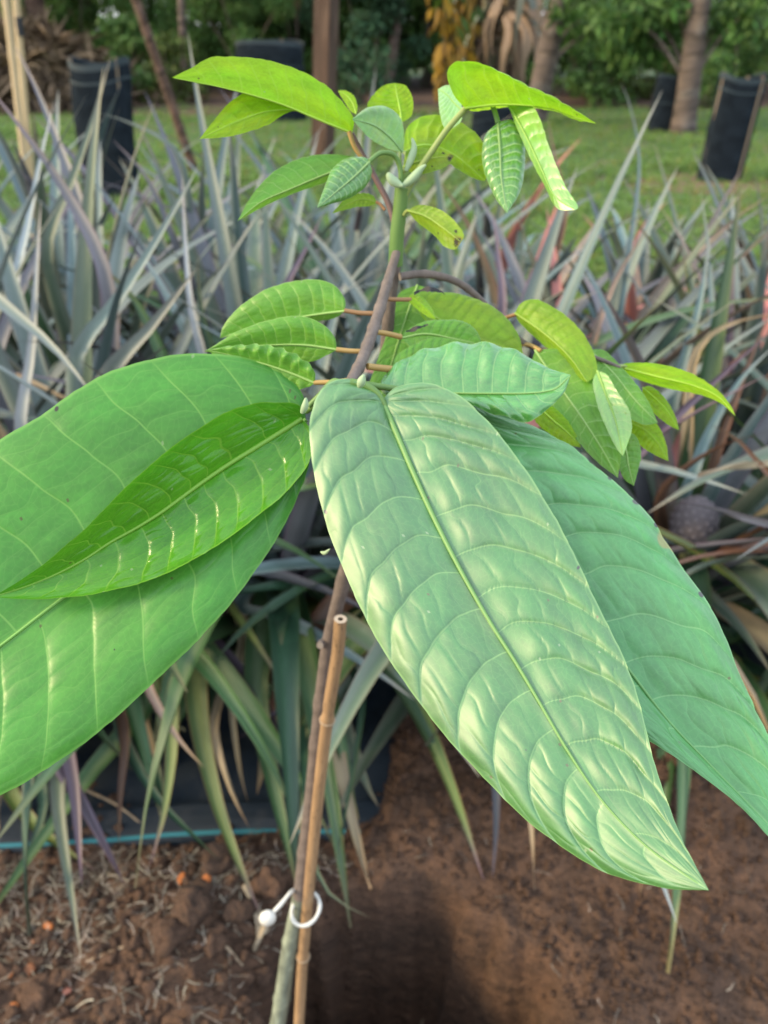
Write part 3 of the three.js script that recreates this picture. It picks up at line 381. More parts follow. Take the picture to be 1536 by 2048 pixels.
  // leaves that stand out in the view, each on the plant nearest its foot
  const own = [
    ['olive', 0.052, 1.38, 1.13, [405, 1200, 395, 1400, 430, 1590, 475, 1720, 518, 1822]], ['blush', 0.036, 1.16, 1.10, [270, 1310, 315, 1410, 362, 1485, 408, 1535]], ['plum', 0.046, 1.24, 1.13, [125, 1420, 148, 1570, 158, 1690, 164, 1770]],
    ['grey', 0.040, 1.22, 1.06, [118, 1560, 128, 1690, 145, 1800, 163, 1922]], ['green', 0.046, 1.38, 1.1, [300, 1390, 180, 1550, 70, 1700, 0, 1800, -40, 1850]], ['deep', 0.024, 1.34, 1.15, [240, 1450, 310, 1590, 395, 1680, 440, 1722]],
    ['green', 0.052, 1.42, 1.15, [528, 1230, 514, 1390, 545, 1560, 575, 1690, 597, 1790]], ['green', 0.036, 1.34, 1.2, [650, 1360, 612, 1530, 598, 1680]], ['olive', 0.050, 1.46, 1.15, [735, 1250, 820, 1390, 900, 1570, 967, 1760]], ['purple', 0.034, 1.32, 1.17, [985, 1480, 992, 1640, 985, 1757]],
    ['blue', 0.036, 1.32, 1.22, [480, 1220, 560, 1236, 650, 1280, 740, 1335, 830, 1400]], ['deep', 0.018, 1.36, 1.12, [722, 1380, 715, 1490, 690, 1630, 670, 1742]], ['straw', 0.030, 1.44, 1.3, [478, 1150, 488, 1290, 466, 1400, 480, 1540, 496, 1605]], ['olive', 0.03, 1.36, 1.26, [600, 1250, 632, 1330, 660, 1400, 672, 1480]],
    ['plum', 0.03, 1.36, 1.24, [690, 1300, 620, 1370, 520, 1450, 470, 1480]], ['straw', 0.022, 1.26, 1.2, [-60, 735, 60, 762, 140, 800, 250, 850]], ['blue', 0.020, 1.75, 1.72, [1240, 620, 1258, 500, 1278, 320, 1262, 220, 1243, 165]], ['grey', 0.034, 1.95, 1.9, [1385, 640, 1350, 440, 1308, 285]],
    ['pink', 0.046, 1.9, 1.85, [1262, 520, 1285, 455, 1334, 402]], ['blush', 0.036, 1.8, 1.7, [1310, 590, 1430, 470, 1545, 385]], ['blush', 0.034, 1.7, 1.6, [1330, 650, 1450, 540, 1560, 445]], ['pink', 0.028, 1.8, 1.8, [1300, 760, 1340, 660, 1390, 600]],
    ['grey', 0.042, 1.5, 1.45, [95, 500, 145, 360, 188, 235, 222, 110]], ['silver', 0.044, 1.35, 1.3, [455, 520, 420, 330, 395, 190, 375, 62]], ['white', 0.026, 1.3, 1.25, [388, 640, 372, 500, 364, 350]], ['purple', 0.044, 1.2, 1.15, [215, 560, 130, 380, 50, 265, -30, 165]],
    ['purple', 0.044, 1.6, 1.6, [175, 470, 110, 270, 60, 150, 28, 90]], ['white', 0.032, 1.5, 1.5, [30, 640, 60, 430, 90, 280, 110, 200]], ['silver', 0.04, 1.15, 1.1, [150, 720, 235, 600, 330, 450, 398, 330]], ['silver', 0.058, 1.08, 1.02, [205, 770, 300, 655, 395, 535]],
    ['silver', 0.046, 1.08, 1.0, [-60, 570, 50, 645, 125, 715, 185, 790]], ['white', 0.034, 1.1, 1.08, [45, 880, 65, 700, 75, 520, 82, 400]], ['grey', 0.034, 1.7, 1.66, [300, 560, 380, 470, 455, 390]], ['silver', 0.036, 1.75, 1.7, [350, 300, 270, 250, 195, 225]], ['purple', 0.034, 1.6, 1.6, [345, 470, 290, 350, 225, 280]],
    ['grey', 0.048, 1.16, 1.05, [1600, 900, 1470, 935, 1380, 975, 1290, 1030]], ['purple', 0.024, 1.1, 1.05, [1580, 1070, 1470, 1030, 1380, 1008, 1290, 1003]], ['rust', 0.046, 1.2, 1.1, [1620, 1085, 1480, 1105, 1380, 1120, 1300, 1150]], ['grey', 0.046, 1.22, 1.1, [1620, 1120, 1500, 1118, 1400, 1135, 1330, 1180]],
    ['rust', 0.026, 1.1, 1.05, [1580, 1000, 1520, 930, 1470, 875, 1420, 850]], ['straw', 0.03, 1.1, 1.05, [1600, 945, 1500, 930, 1440, 940, 1395, 952]], ['plum', 0.034, 1.25, 1.2, [1180, 1000, 1300, 880, 1420, 770, 1545, 660]], ['blue', 0.036, 1.5, 1.45, [1320, 960, 1345, 800, 1400, 600, 1420, 470]],
    ['deep', 0.036, 1.6, 1.55, [1290, 740, 1400, 600, 1490, 500, 1560, 420]], ['silver', 0.026, 1.55, 1.5, [1430, 820, 1425, 650, 1415, 480, 1400, 380]], ['olive', 0.03, 1.6, 1.55, [1395, 760, 1380, 600, 1360, 470]], ['plum', 0.034, 1.9, 1.9, [1455, 690, 1462, 560, 1475, 420]], ['grey', 0.03, 1.5, 1.4, [1350, 760, 1440, 700, 1545, 640]],
    ['blue', 0.03, 1.3, 1.3, [1380, 960, 1420, 860, 1480, 760, 1550, 690]], ['straw', 0.03, 1.35, 1.3, [1400, 690, 1480, 640, 1560, 625]], ['rust', 0.03, 2.1, 2.1, [1130, 420, 1110, 320, 1095, 235]], ['deep', 0.03, 1.75, 1.7, [860, 500, 900, 450, 945, 400]], ['plum', 0.04, 1.6, 1.6, [1000, 640, 995, 500, 985, 420]], ['plum', 0.034, 1.5, 1.5, [560, 600, 610, 500, 650, 420]],
    ['deep', 0.05, 1.5, 1.3, [560, 1060, 400, 1330, 300, 1420, 200, 1540]], ['deep', 0.05, 1.5, 1.35, [520, 1080, 640, 1010, 760, 960]], ['green', 0.04, 1.3, 1.2, [1440, 1560, 1420, 1480, 1395, 1400, 1300, 1330]], ['olive', 0.04, 1.3, 1.1, [1440, 1330, 1480, 1450, 1520, 1560, 1545, 1660]], ['grey', 0.05, 1.3, 1.15, [1400, 1180, 1480, 1260, 1545, 1350]], ['deep', 0.04, 1.28, 1.08, [1440, 1420, 1480, 1500, 1530, 1640]],
    ['olive', 0.046, 1.3, 1.14, [330, 1330, 345, 1480, 330, 1620, 300, 1730]], ['rust', 0.03, 1.3, 1.18, [250, 1480, 240, 1600, 238, 1690]], ['green', 0.042, 1.34, 1.16, [600, 1300, 640, 1450, 672, 1600, 690, 1720]], ['straw', 0.028, 1.3, 1.16, [430, 1440, 455, 1560, 500, 1660]], ['deep', 0.044, 1.34, 1.2, [60, 1500, 90, 1600, 60, 1700, 10, 1760]], ['olive', 0.04, 1.36, 1.2, [20, 1560, 60, 1640, 130, 1700, 190, 1740]],
    ['pink', 0.026, 1.5, 1.4, [1350, 900, 1420, 780, 1500, 690]], ['rust', 0.03, 1.3, 1.2, [1330, 980, 1430, 900, 1545, 860]], ['blush', 0.03, 1.6, 1.5, [1180, 700, 1230, 560, 1300, 450]], ['rust', 0.028, 1.4, 1.35, [1440, 880, 1490, 740, 1550, 600]], ['green', 0.05, 1.35, 1.3, [330, 720, 270, 600, 190, 520]], ['deep', 0.046, 1.3, 1.25, [420, 690, 400, 600, 395, 510]],
    ['blush', 0.024, 1.3, 1.17, [1290, 1560, 1290, 1680, 1280, 1790]], ['deep', 0.02, 1.1, 1.06, [640, 1760, 680, 1805, 740, 1835]],
  ];
  own.forEach(([tone, w, d0, d1, l], i) => {
    const low = l[l.length - 1] > 1600 ? 0.06 : 0, pts = pix(l, d0 - low, d1 - low), f = pts[0]; pts.forEach((q) => { q.y = Math.max(q.y, 0.03); }); const o = plants.reduce((a, b) => (Math.hypot(b.position.x - f.x, b.position.z - f.z) < Math.hypot(a.position.x - f.x, a.position.z - f.z) ? b : a));
    { const b = o.position, hi = Math.max(b.y + 0.06, Math.min(f.y - 0.12, 0.16)), q = V(b.x, hi, b.z); if (q.distanceTo(f) > 0.06) { pts.unshift(q.clone().lerp(f, 0.55).add(V(0, f.y < 0.45 ? 0.05 : 0, 0))); pts.unshift(q); } }
    part('sword_leaf', bladeGeo(pts, w, tone, { side: V(1, 0, 0.001), fold: 0.5, twist: (hash(i, 4) - 0.5) * 0.5, seed: 5000 + i, n: 22, wv: tone === 'straw' ? 0.006 : 0 }), bladeMat, o);
  });
  // fruit at the right
  const fc = at(1388, 1046, 1.3), fo = plants.filter((p) => p.position.z > -1.5).reduce((a, b) => (Math.abs(b.position.x - fc.x) < Math.abs(a.position.x - fc.x) ? b : a)), eyes = [];
  const FR = 0.038, core = new THREE.SphereGeometry(FR, 24, 18); core.scale(1, 1.25, 1); core.translate(fc.x, fc.y, fc.z); const fruitMat = std({ color: lin(0.09, 0.075, 0.08), roughness: 0.7 }), eyeMat = std({ color: lin(0.13, 0.11, 0.115), roughness: 0.7 });
  const fr = part('fruit', core, fruitMat, fo, 'small unripe purple-grey pineapple fruit');
  for (let k = 0; k < 110; k++) { const y = 1 - 2 * (k + 0.5) / 110, a = k * 2.39996, q = Math.sqrt(1 - y * y), n = V(q * Math.cos(a), y, q * Math.sin(a)), g = new THREE.ConeGeometry(0.0062, 0.004, 6); g.rotateX(Math.PI / 2); g.lookAt(n); g.translate(fc.x + n.x * FR, fc.y + n.y * FR * 1.25, fc.z + n.z * FR); eyes.push(g); }
  const em = new THREE.Mesh(mergeGeometries(eyes), eyeMat); em.name = 'eye_scales'; em.userData.kind = 'stuff'; em.geometry.translate(-fo.position.x, -fo.position.y, -fo.position.z); fr.add(em); shade(em);
  part('fruit_stalk', tube([fc.clone().add(V(0, -0.05, 0)), fc.clone().lerp(fo.position, 0.5), fo.position.clone()], () => 0.011, 8), std({ color: lin(0.12, 0.13, 0.06), roughness: 0.7 }), fo);
}

// ---------------------------------------------------------------- the sapling
// vein pattern in leaf coordinates: s along the midrib, t across (-1..1)
function veins(s, t, o) {
  const side = t < 0 ? 0 : 1, a = Math.abs(t), c = side ? o.cr : o.cl, pw = side ? o.p : o.pl || o.p;
  const sv = s - c * Math.pow(a, pw) * (1 - 0.35 * s), q = (sv + 0.028 * noise(sv * 7 + side * 5, 0.5, o.k + 2)) * o.n + side * 0.45 + 0.10 * noise(a * 5 + side * 9, s * 6, o.k), i = Math.floor(q), f = q - i;
  const u = a * o.m * (0.8 + 0.4 * hash(i + 40, side, o.k)) + hash(i + 40, side + 2, o.k) + 0.35 * noise(q * 2.2, a * 7, o.k + 4), j = Math.floor(u), g = u - j;
  return { f, g, i, j, side, a };
}
function net(x, y, k) {                                   // distance to the walls of small random cells
  const i = Math.floor(x), j = Math.floor(y); let f1 = 9, f2 = 9;
  for (let a = -1; a < 2; a++) for (let b = -1; b < 2; b++) { const dx = i + a + hash(i + a, j + b, k) - x, dy = j + b + hash(i + a, j + b, k + 1) - y, d = dx * dx + dy * dy; if (d < f1) { f2 = f1; f1 = d; } else if (d < f2) f2 = d; }
  return Math.sqrt(f2) - Math.sqrt(f1);
}
function leafTexture(o, w = 1024, h = 512) {
  return texture(w, h, (s, v) => {
    const t = v * 2 - 1, q = veins(s, t, o), L = o.len, hw = o.half * Math.max(0.05, Math.sin(Math.PI * clamp(s * 0.94 + 0.04)));
    const dv = Math.min(q.f, 1 - q.f) * L / o.n, dt = Math.min(q.g, 1 - q.g) * hw / o.m, dm = q.a * hw;
    const vein = Math.max(step(o.vw, o.vw * 0.25, dv) * (1 - 0.55 * step(0.75, 0.98, q.a)), step(o.vw * 0.5, 0, dt) * 0.38, step(o.vw * 2.4, o.vw * 0.6, dm), 0.2 * step(0.13, 0.02, net(s * L / 0.0034, t * hw / 0.0034 + 90, o.k)), o.edge * step(0.972, 0.992, q.a));
    const mot = 1 + 0.24 * fbm(s * 9, t * 5, 4, o.k) + 0.08 * noise(s * 90, t * 45, o.k + 1) + 0.07 * (hash(q.i + 50, q.j, q.side) - 0.5), yel = 0.5 + 0.5 * fbm(s * 4 + 7, t * 2.4, 3, o.k + 6), fine = 0.05 * noise(s * 160, t * 80, o.k + 8);
    const b = o.blade, e = o.vein, r = [];
    for (let n = 0; n < 3; n++) r.push(mix(b[n] * (mot + fine) * (n === 0 ? 0.8 + 0.5 * yel : 1), e[n], vein * o.vs));
    const dot = hash(Math.floor(s * L / 0.0011), Math.floor((t * hw + 1) / 0.0011), o.k); if (dot > 0.9996) for (let n = 0; n < 3; n++) r[n] = mix(r[n], [0.35, 0.42, 0.25][n], 0.4); else if (dot < 0.0006) for (let n = 0; n < 3; n++) r[n] = mix(r[n], [0.09, 0.06, 0.02][n], 0.7);
    if (o.spots) for (const [ss, tt, rad, dk] of o.spots) { const d = Math.hypot((s - ss) * L, (t - tt) * hw) / rad + 0.5 * noise(s * 60, t * 30, 3); if (d < 1) { const k = step(1, 0.55, d), cc = dk ? [0.02, 0.015, 0.012] : [0.30, 0.20, 0.02]; for (let n = 0; n < 3; n++) r[n] = mix(r[n], cc[n], k * (dk ? 0.95 : 0.6)); } }
    return r;
  });
}
const K0 = { n: 13, cl: 0.18, cr: 0.24, p: 1.8, pl: 2.0, m: 5, k: 3, len: 0.27, half: 0.055, vw: 0.0005, vs: 0.6, edge: 0.9, A: 0.0019, ns: 320, nt: 150, tr: 0, ro: 0.52, ior: 1.75, coat: 1, cro: 0.5 };
const kinds = {
  front: { ...K0, blade: [0.040, 0.16, 0.026], vein: [0.17, 0.34, 0.09], spots: [[0.52, 0.97, 0.0012, 1], [0.3, -0.98, 0.001, 1], [0.71, -0.4, 0.0007, 1]] },
  left: { ...K0, n: 11, cl: 0.1, cr: 0.1, p: 1.55, pl: 1.55, m: 7, k: 11, A: 0.0010, blade: [0.065, 0.275, 0.028], vein: [0.2, 0.44, 0.08], vw: 0.0006, tr: 0.3, cro: 0.36, spots: [[0.5, 0.6, 0.0008, 1], [0.42, -0.97, 0.0009, 1]] },
  right: { ...K0, n: 12, cl: 0.2, cr: 0.22, m: 6, k: 23, A: 0.0024, ior: 1.5, spots: [[0.42, 0.985, 0.0016, 1], [0.47, 0.985, 0.0012, 1], [0.36, 0.985, 0.0014, 1], [0.6, 0.98, 0.0014, 1], [0.5, 0.985, 0.005, 0]], blade: [0.06, 0.255, 0.055], vein: [0.19, 0.42, 0.13] },
  fold: { ...K0, n: 13, cl: 0.12, cr: 0.12, m: 6, k: 31, len: 0.16, half: 0.03, A: 0.0012, blade: [0.06, 0.26, 0.006], vein: [0.2, 0.42, 0.04], cro: 0.2, tr: 0.3 },
  pale: { ...K0, n: 10, m: 4, cl: 0.1, cr: 0.1, k: 71, len: 0.06, half: 0.02, vw: 0.0004, A: 0.0005, blade: [0.20, 0.40, 0.12], vein: [0.3, 0.5, 0.2], ns: 70, nt: 36, tr: 0.35, cro: 0.4, vs: 0.4 },
  mid: { ...K0, n: 11, m: 5, cl: 0.1, cr: 0.1, k: 41, len: 0.11, half: 0.03, vw: 0.0005, A: 0.0006, blade: [0.14, 0.36, 0.03], vein: [0.34, 0.54, 0.14], ns: 110, nt: 48, tr: 0.4, cro: 0.42 },
  yellow: { ...K0, n: 11, m: 5, cl: 0.1, cr: 0.1, k: 43, len: 0.11, half: 0.03, vw: 0.0005, A: 0.0007, blade: [0.22, 0.42, 0.014], vein: [0.34, 0.5, 0.06], ns: 100, nt: 44, tr: 0.5, cro: 0.45, vs: 0.35 },
  young: { ...K0, n: 11, m: 4, cl: 0.12, cr: 0.12, k: 47, len: 0.09, half: 0.025, vw: 0.0005, A: 0.0008, blade: [0.33, 0.60, 0.012], vein: [0.40, 0.64, 0.05], ns: 90, nt: 40, tr: 0.62, coat: 0.6, cro: 0.3, vs: 0.7 },
  pucker: { ...K0, n: 12, m: 5, cl: 0.08, cr: 0.08, k: 53, len: 0.06, half: 0.016, vw: 0.0006, A: 0.0008, blade: [0.065, 0.20, 0.025], vein: [0.26, 0.42, 0.14], ns: 110, nt: 56, ro: 0.5, ior: 1.4, cro: 0.3, vs: 0.6 },
  crinkle: { ...K0, n: 12, m: 4, cl: 0.1, cr: 0.1, k: 59, len: 0.12, half: 0.03, vw: 0.0005, A: 0.0010, blade: [0.05, 0.22, 0.035], vein: [0.22, 0.40, 0.10], ns: 130, nt: 60, ro: 0.35, ior: 1.6, cro: 0.25 },
  glossy: { ...K0, n: 11, m: 4, cl: 0.1, cr: 0.1, k: 67, len: 0.10, half: 0.022, vw: 0.0004, A: 0.0004, blade: [0.12, 0.30, 0.02], vein: [0.3, 0.5, 0.09], ns: 100, nt: 48, ro: 0.35, ior: 1.7, cro: 0.3, vs: 0.4 },
  spotted: { ...K0, n: 10, m: 4, cl: 0.1, cr: 0.1, k: 61, len: 0.06, half: 0.018, vw: 0.0005, A: 0.0006, blade: [0.25, 0.42, 0.014], vein: [0.34, 0.48, 0.06], ns: 70, nt: 36, tr: 0.5, cro: 0.4, vs: 0.35, spots: [[0.93, 0.1, 0.006, 0], [0.9, 0.4, 0.0032, 1], [0.8, -0.5, 0.002, 1], [0.55, 0.6, 0.0012, 1], [0.95, -0.1, 0.0022, 1]] },
};
for (const k in kinds) { const o = kinds[k]; const tx = leafTexture(o, o.ns > 150 ? 1536 : 640, o.ns > 150 ? 768 : 320); o.mat = phys({ map: tx, bumpMap: tx, bumpScale: -0.0006, roughness: o.tr ? 1 : o.ro, ior: o.tr ? 1.5 : o.ior, specularIntensity: o.tr ? 0.25 : 1, transmission: o.tr, thickness: 0, clearcoat: o.coat, clearcoatRoughness: o.cro }); o.ribMat = phys({ color: lin(o.vein[0] * 0.8, o.vein[1] * 0.8, o.vein[2] * 0.8), roughness: 0.5 }); }

const stemBase = onGround(560, 2048).setY(0); stemBase.x -= 0.02; stemBase.z = -0.43; stemBase.y = soilY(stemBase.x, stemBase.z) - 0.02;
const sap = thing('fruit_sapling', 'young fruit tree sapling with large glossy drooping green leaves, tied to a cane', 'sapling', V(stemBase.x, stemBase.y, stemBase.z));
const stemTex = texture(128, 512, (u, v) => { const k = 0.85 + 0.35 * tfbm(u, v, 12, 4, 3), l = tnoise(u, v * 3, 40, 7) > 0.8 ? 0.10 : 0; return [0.17 * k + l, 0.13 * k + l * 0.9, 0.108 * k + l * 0.8]; });
const stemLow = texture(128, 512, (u, v) => { const k = 0.8 + 0.5 * tfbm(u, v, 8, 4, 13), l = tfbm(u, v * 0.3, 10, 3, 17) > 0.22 ? 0.82 : 1; return [0.25 * k * l, 0.28 * k * l, 0.20 * k * l]; });
stemTex.repeat.set(22, 22); stemLow.repeat.set(8, 20);
const stemMat = std({ map: stemTex, bumpMap: stemTex, bumpScale: 0.003, roughness: 0.75 }), stemLowMat = std({ map: stemLow, bumpMap: stemLow, bumpScale: 0.001, roughness: 0.8 }), greenStem = phys({ color: lin(0.12, 0.22, 0.05), roughness: 0.5 });
const petBrown = phys({ color: lin(0.28, 0.15, 0.06), roughness: 0.55 }), petOrange = phys({ color: lin(0.38, 0.24, 0.07), roughness: 0.5 }), petGreen = phys({ color: lin(0.24, 0.30, 0.08), roughness: 0.5 }), petPurple = phys({ color: lin(0.18, 0.11, 0.10), roughness: 0.6 });
const knot = (s, list) => list.reduce((a, k) => a + 0.16 * Math.exp(-Math.pow((s - k) / 0.012, 2)), 1);
{ // main stem, from the soil to the growing tip
  const low = [stemBase.clone(), at(553, 2060, 0.872), at(578, 1900, 0.80), at(600, 1790, 0.745)];
  part('lower_stem', tube(low, (s) => mix(0.0098, 0.0072, s) * knot(s, [0.55, 0.8]), 16, 60), stemLowMat, sap, 'grey-green lower stem');
  const upS = [at(600, 1791, 0.745), at(622, 1600, 0.685), at(640, 1420, 0.63), at(656, 1290, 0.594), at(672, 1220, 0.573), at(692, 1140, 0.553), at(730, 980, 0.522), at(760, 800, 0.49), at(772, 700, 0.474), at(780, 600, 0.46), at(792, 515, 0.45)];
  part('stem', tube(upS, (s) => mix(0.0068, 0.0036, s) * knot(s, [0.1, 0.33, 0.41, 0.62, 0.75, 0.88]), 14, 120), stemMat, sap);
  part('leaf_scar', tube([at(645, 1287, 0.589), at(642, 1289, 0.585), at(640, 1291, 0.582)], (s) => 0.0034 - 0.0008 * s, 12), stemMat, sap);
  part('green_shoot', tube([at(791, 530, 0.452), at(794, 470, 0.443), at(800, 420, 0.436), at(804, 375, 0.43)], (s) => 0.0042 * (1 - 0.08 * s), 12), greenStem, sap);
  // side branch bending towards the viewer
  part('branch', tube([at(793, 505, 0.446), at(778, 555, 0.438), at(765, 600, 0.428), at(746, 660, 0.412), at(722, 725, 0.392), at(700, 768, 0.377), at(690, 800, 0.372)], (s) => mix(0.0025, 0.0031, Math.sin(s * 3)) * knot(s, [0.2, 0.36, 0.5, 0.63, 0.8]), 12, 90), stemMat, sap);
  part('branch', tube([at(800, 553, 0.447), at(850, 548, 0.452), at(905, 560, 0.46), at(945, 585, 0.468), at(1000, 640, 0.47), at(1060, 692, 0.46), at(1180, 712, 0.45), at(1240, 735, 0.45)], (s) => mix(0.0024, 0.0011, s) * knot(s, [0.1, 0.3, 0.55]), 10, 60), stemMat, sap);
  const P = (l, d0, d1, r0, r1, m) => part('petiole', tube(pix(l, d0, d1), (s) => mix(r0, r1, s), 9), m, sap);
  P([746, 627, 720, 626, 688, 621], 0.42, 0.418, 0.0013, 0.0012, petBrown); P([722, 703, 700, 702, 672, 699], 0.40, 0.398, 0.0013, 0.0013, petOrange); P([702, 760, 670, 764, 628, 765], 0.381, 0.385, 0.0013, 0.0012, petOrange);
  P([772, 598, 795, 599, 822, 599], 0.43, 0.436, 0.0012, 0.0012, petBrown); P([754, 664, 778, 668, 802, 674], 0.412, 0.42, 0.0014, 0.0015, petOrange); P([735, 733, 760, 736, 786, 739], 0.392, 0.40, 0.0017, 0.0018, petOrange);
  P([1000, 640, 1015, 634, 1034, 628], 0.47, 0.46, 0.0012, 0.0011, petBrown); P([1040, 688, 1060, 690, 1082, 702], 0.465, 0.45, 0.0012, 0.0012, petOrange);
  P([795, 470, 778, 410, 750, 355, 720, 300, 703, 266], 0.443, 0.425, 0.0019, 0.0014, petPurple); P([742, 340, 725, 318, 708, 292, 698, 262], 0.43, 0.42, 0.0011, 0.0013, petOrange);
  P([805, 400, 830, 352, 862, 305, 895, 258, 932, 216], 0.432, 0.415, 0.0018, 0.0016, petGreen); P([932, 216, 955, 208, 975, 208], 0.415, 0.418, 0.0016, 0.0011, petGreen);
  P([803, 372, 800, 335, 788, 310, 762, 306, 738, 323], 0.43, 0.415, 0.0015, 0.0012, greenStem); P([983, 207, 990, 225, 996, 246], 0.42, 0.42, 0.0013, 0.0014, greenStem);
  P([770, 420, 760, 408, 752, 404], 0.44, 0.44, 0.0009, 0.0008, petBrown); P([808, 430, 812, 424, 818, 420], 0.434, 0.43, 0.0011, 0.001, petGreen); P([805, 345, 818, 320, 808, 304], 0.432, 0.438, 0.0012, 0.001, petGreen); P([802, 360, 800, 300, 803, 245], 0.44, 0.452, 0.001, 0.001, petGreen);
  P([1236, 733, 1245, 732, 1258, 734], 0.45, 0.455, 0.0011, 0.0009, petGreen); P([690, 790, 650, 800, 612, 822], 0.374, 0.386, 0.0019, 0.0017, greenStem); P([690, 772, 668, 762, 640, 790, 618, 812], 0.372, 0.380, 0.0014, 0.0014, greenStem); P([700, 764, 728, 770, 752, 784, 768, 808, 776, 828], 0.371, 0.3735, 0.0019, 0.0013, greenStem); P([712, 766, 790, 778, 866, 788, 890, 822], 0.380, 0.404, 0.0018, 0.0013, greenStem);
  // buds and curled young leaves at the tips
  const budMat = phys({ color: lin(0.30, 0.40, 0.22), roughness: 0.6, sheen: 0.6, sheenRoughness: 0.6, sheenColor: lin(0.8, 0.9, 0.7) });
  const bud = (l, d, r) => part('bud', tube(pix(l, d, d - 0.004), (s) => r * (0.25 + 0.95 * Math.sin(Math.PI * Math.min(1, 0.12 + s * 0.86))), 10), budMat, sap);
  bud([718, 774, 723, 763, 728, 750], 0.362, 0.0017); bud([604, 826, 610, 812, 612, 796], 0.356, 0.0014); bud([812, 342, 822, 318, 828, 295, 824, 276], 0.428, 0.0017); bud([776, 348, 784, 360, 800, 370, 806, 372], 0.425, 0.0021); bud([806, 372, 826, 356, 842, 338, 852, 330], 0.424, 0.002); bud([642, 1104, 650, 1106, 660, 1098], 0.37, 0.0008);
}
function leaf(kind, d0, d1, m, l, r, { el = 0, er = 0, bl = 0, br = 0, up = 1, sag = 0, wave = 0, wf = 9, rib = 1, label, k = 0 } = {}) {
  const o = { ...kinds[kind], k: kinds[kind].k }, N = m.length / 2, base = [m[0], m[1]], tip = [m[m.length - 2], m[m.length - 1]];
  const dep = (s) => mix(d0, d1, s) + sag * Math.sin(Math.PI * s);
  const curve = (list, off) => { const q = []; let tot = 0; const cum = [0]; for (let i = 2; i < list.length; i += 2) cum.push((tot += Math.hypot(list[i] - list[i - 2], list[i + 1] - list[i - 1]))); for (let i = 0; i < list.length; i += 2) { const s = cum[i / 2] / tot; q.push(at(list[i], list[i + 1], dep(s) + off * Math.pow(Math.sin(Math.PI * clamp(s)), 0.7) * (1.25 - 0.75 * s))); } const c = new THREE.CatmullRomCurve3(q, false, 'centripetal'); c.arcLengthDivisions = 300; return c; };
  const M = curve(m, 0), Lc = curve([...base, ...l, ...tip], el), Rc = curve([...base, ...r, ...tip], er), ns = o.ns, nt = o.nt;
  const rows = []; for (let i = 0; i <= ns; i++) { const s = i / ns, a = M.getPointAt(s), b = Lc.getPointAt(s), c = Rc.getPointAt(s), T = M.getTangentAt(s), n = V().crossVectors(T, c.clone().sub(b)); if (n.lengthSq() < 1e-14) n.copy(rows.length ? rows[rows.length - 1].n : camera.position.clone().sub(a)); n.normalize(); if (n.dot(camera.position.clone().sub(a)) < 0) n.negate(); rows.push({ a, b, c, n }); }
  rows[0].n.copy(rows[2].n); rows[1].n.copy(rows[2].n); rows[ns].n.copy(rows[ns - 2].n); rows[ns - 1].n.copy(rows[ns - 2].n);
  const g = grid(ns, nt, (s, v) => {
    const R = rows[Math.round(s * ns)], t = v * 2 - 1, a = Math.abs(t), e = t < 0 ? R.b : R.c, q = veins(s, t, o), p = R.a.clone().lerp(e, a);
    p.addScaledVector(e.clone().sub(R.a).normalize(), step(0.8, 1, a) * step(0.03, 0.1, s) * step(1, 0.93, s) * (0.0003 * noise(s * 30, 0.5, o.k + 12) + 0.0002 * noise(s * 85, 0.5, o.k + 13)) * Math.min(1, o.len / 0.15));
    const wid = R.a.distanceTo(e), fade = Math.min(1, wid / (o.ns > 150 ? 0.03 : 0.012)) * step(0, 0.05, s);
    const qf = Math.pow(q.f, 1.7), rise = Math.pow(4 * qf * (1 - qf), 0.62), cell = Math.pow(4 * q.g * (1 - q.g), 0.4), tilt = rise * cell * ((q.f - 0.5) * (1.1 * hash(q.i + 60, q.j, q.side + o.k) - 0.85) + (q.g - 0.5) * (1.2 * hash(q.i + 60, q.j, q.side + o.k + 9) - 0.6)), z = o.A * (0.7 + 0.6 * hash(q.i + 40, q.side + 7, o.k)) * fade * ((rise * (0.6 + 0.4 * cell) + 0.55 * tilt) * step(0, 0.32, a) * (1 - 0.6 * step(0.8, 1.05, a)) - 0.5) + o.A * fade * (0.16 * noise(s * 22, t * 10, o.k + k) + 0.3 * noise(s * 7, t * 3, o.k + k + 3));
    const bow = (t < 0 ? bl : br) * 6.75 * a * a * (1 - a) * (o.ns > 150 ? 1 : 0.6) * Math.sin(Math.PI * clamp(s * 0.92 + 0.06));
    return p.addScaledVector(R.n, up * (z + bow) + wave * a * a * Math.sin(s * wf * 6.283 + (t < 0 ? 1 : 0)) * Math.sin(Math.PI * s));
  });
  const mesh = part('leaf', g, o.mat, sap, label);
  if (rib) { const RR = (o.ns > 150 ? 0.0014 : 0.0007) * rib, pts = []; for (let i = 0; i <= 12; i++) { const w = rows[Math.round(i / 12 * ns * 0.985)]; pts.push(w.a.clone().addScaledVector(w.n, RR * 0.35 - 0.4 * o.A * (o.ns > 150 ? 1 : 0.5))); } const t = new THREE.Mesh(tube(pts, (s) => RR * (1 - 0.82 * s), 8, 50), o.ribMat); t.name = 'midrib'; t.geometry.translate(-sap.position.x, -sap.position.y, -sap.position.z); mesh.add(t); shade(t); }
  return mesh;
}
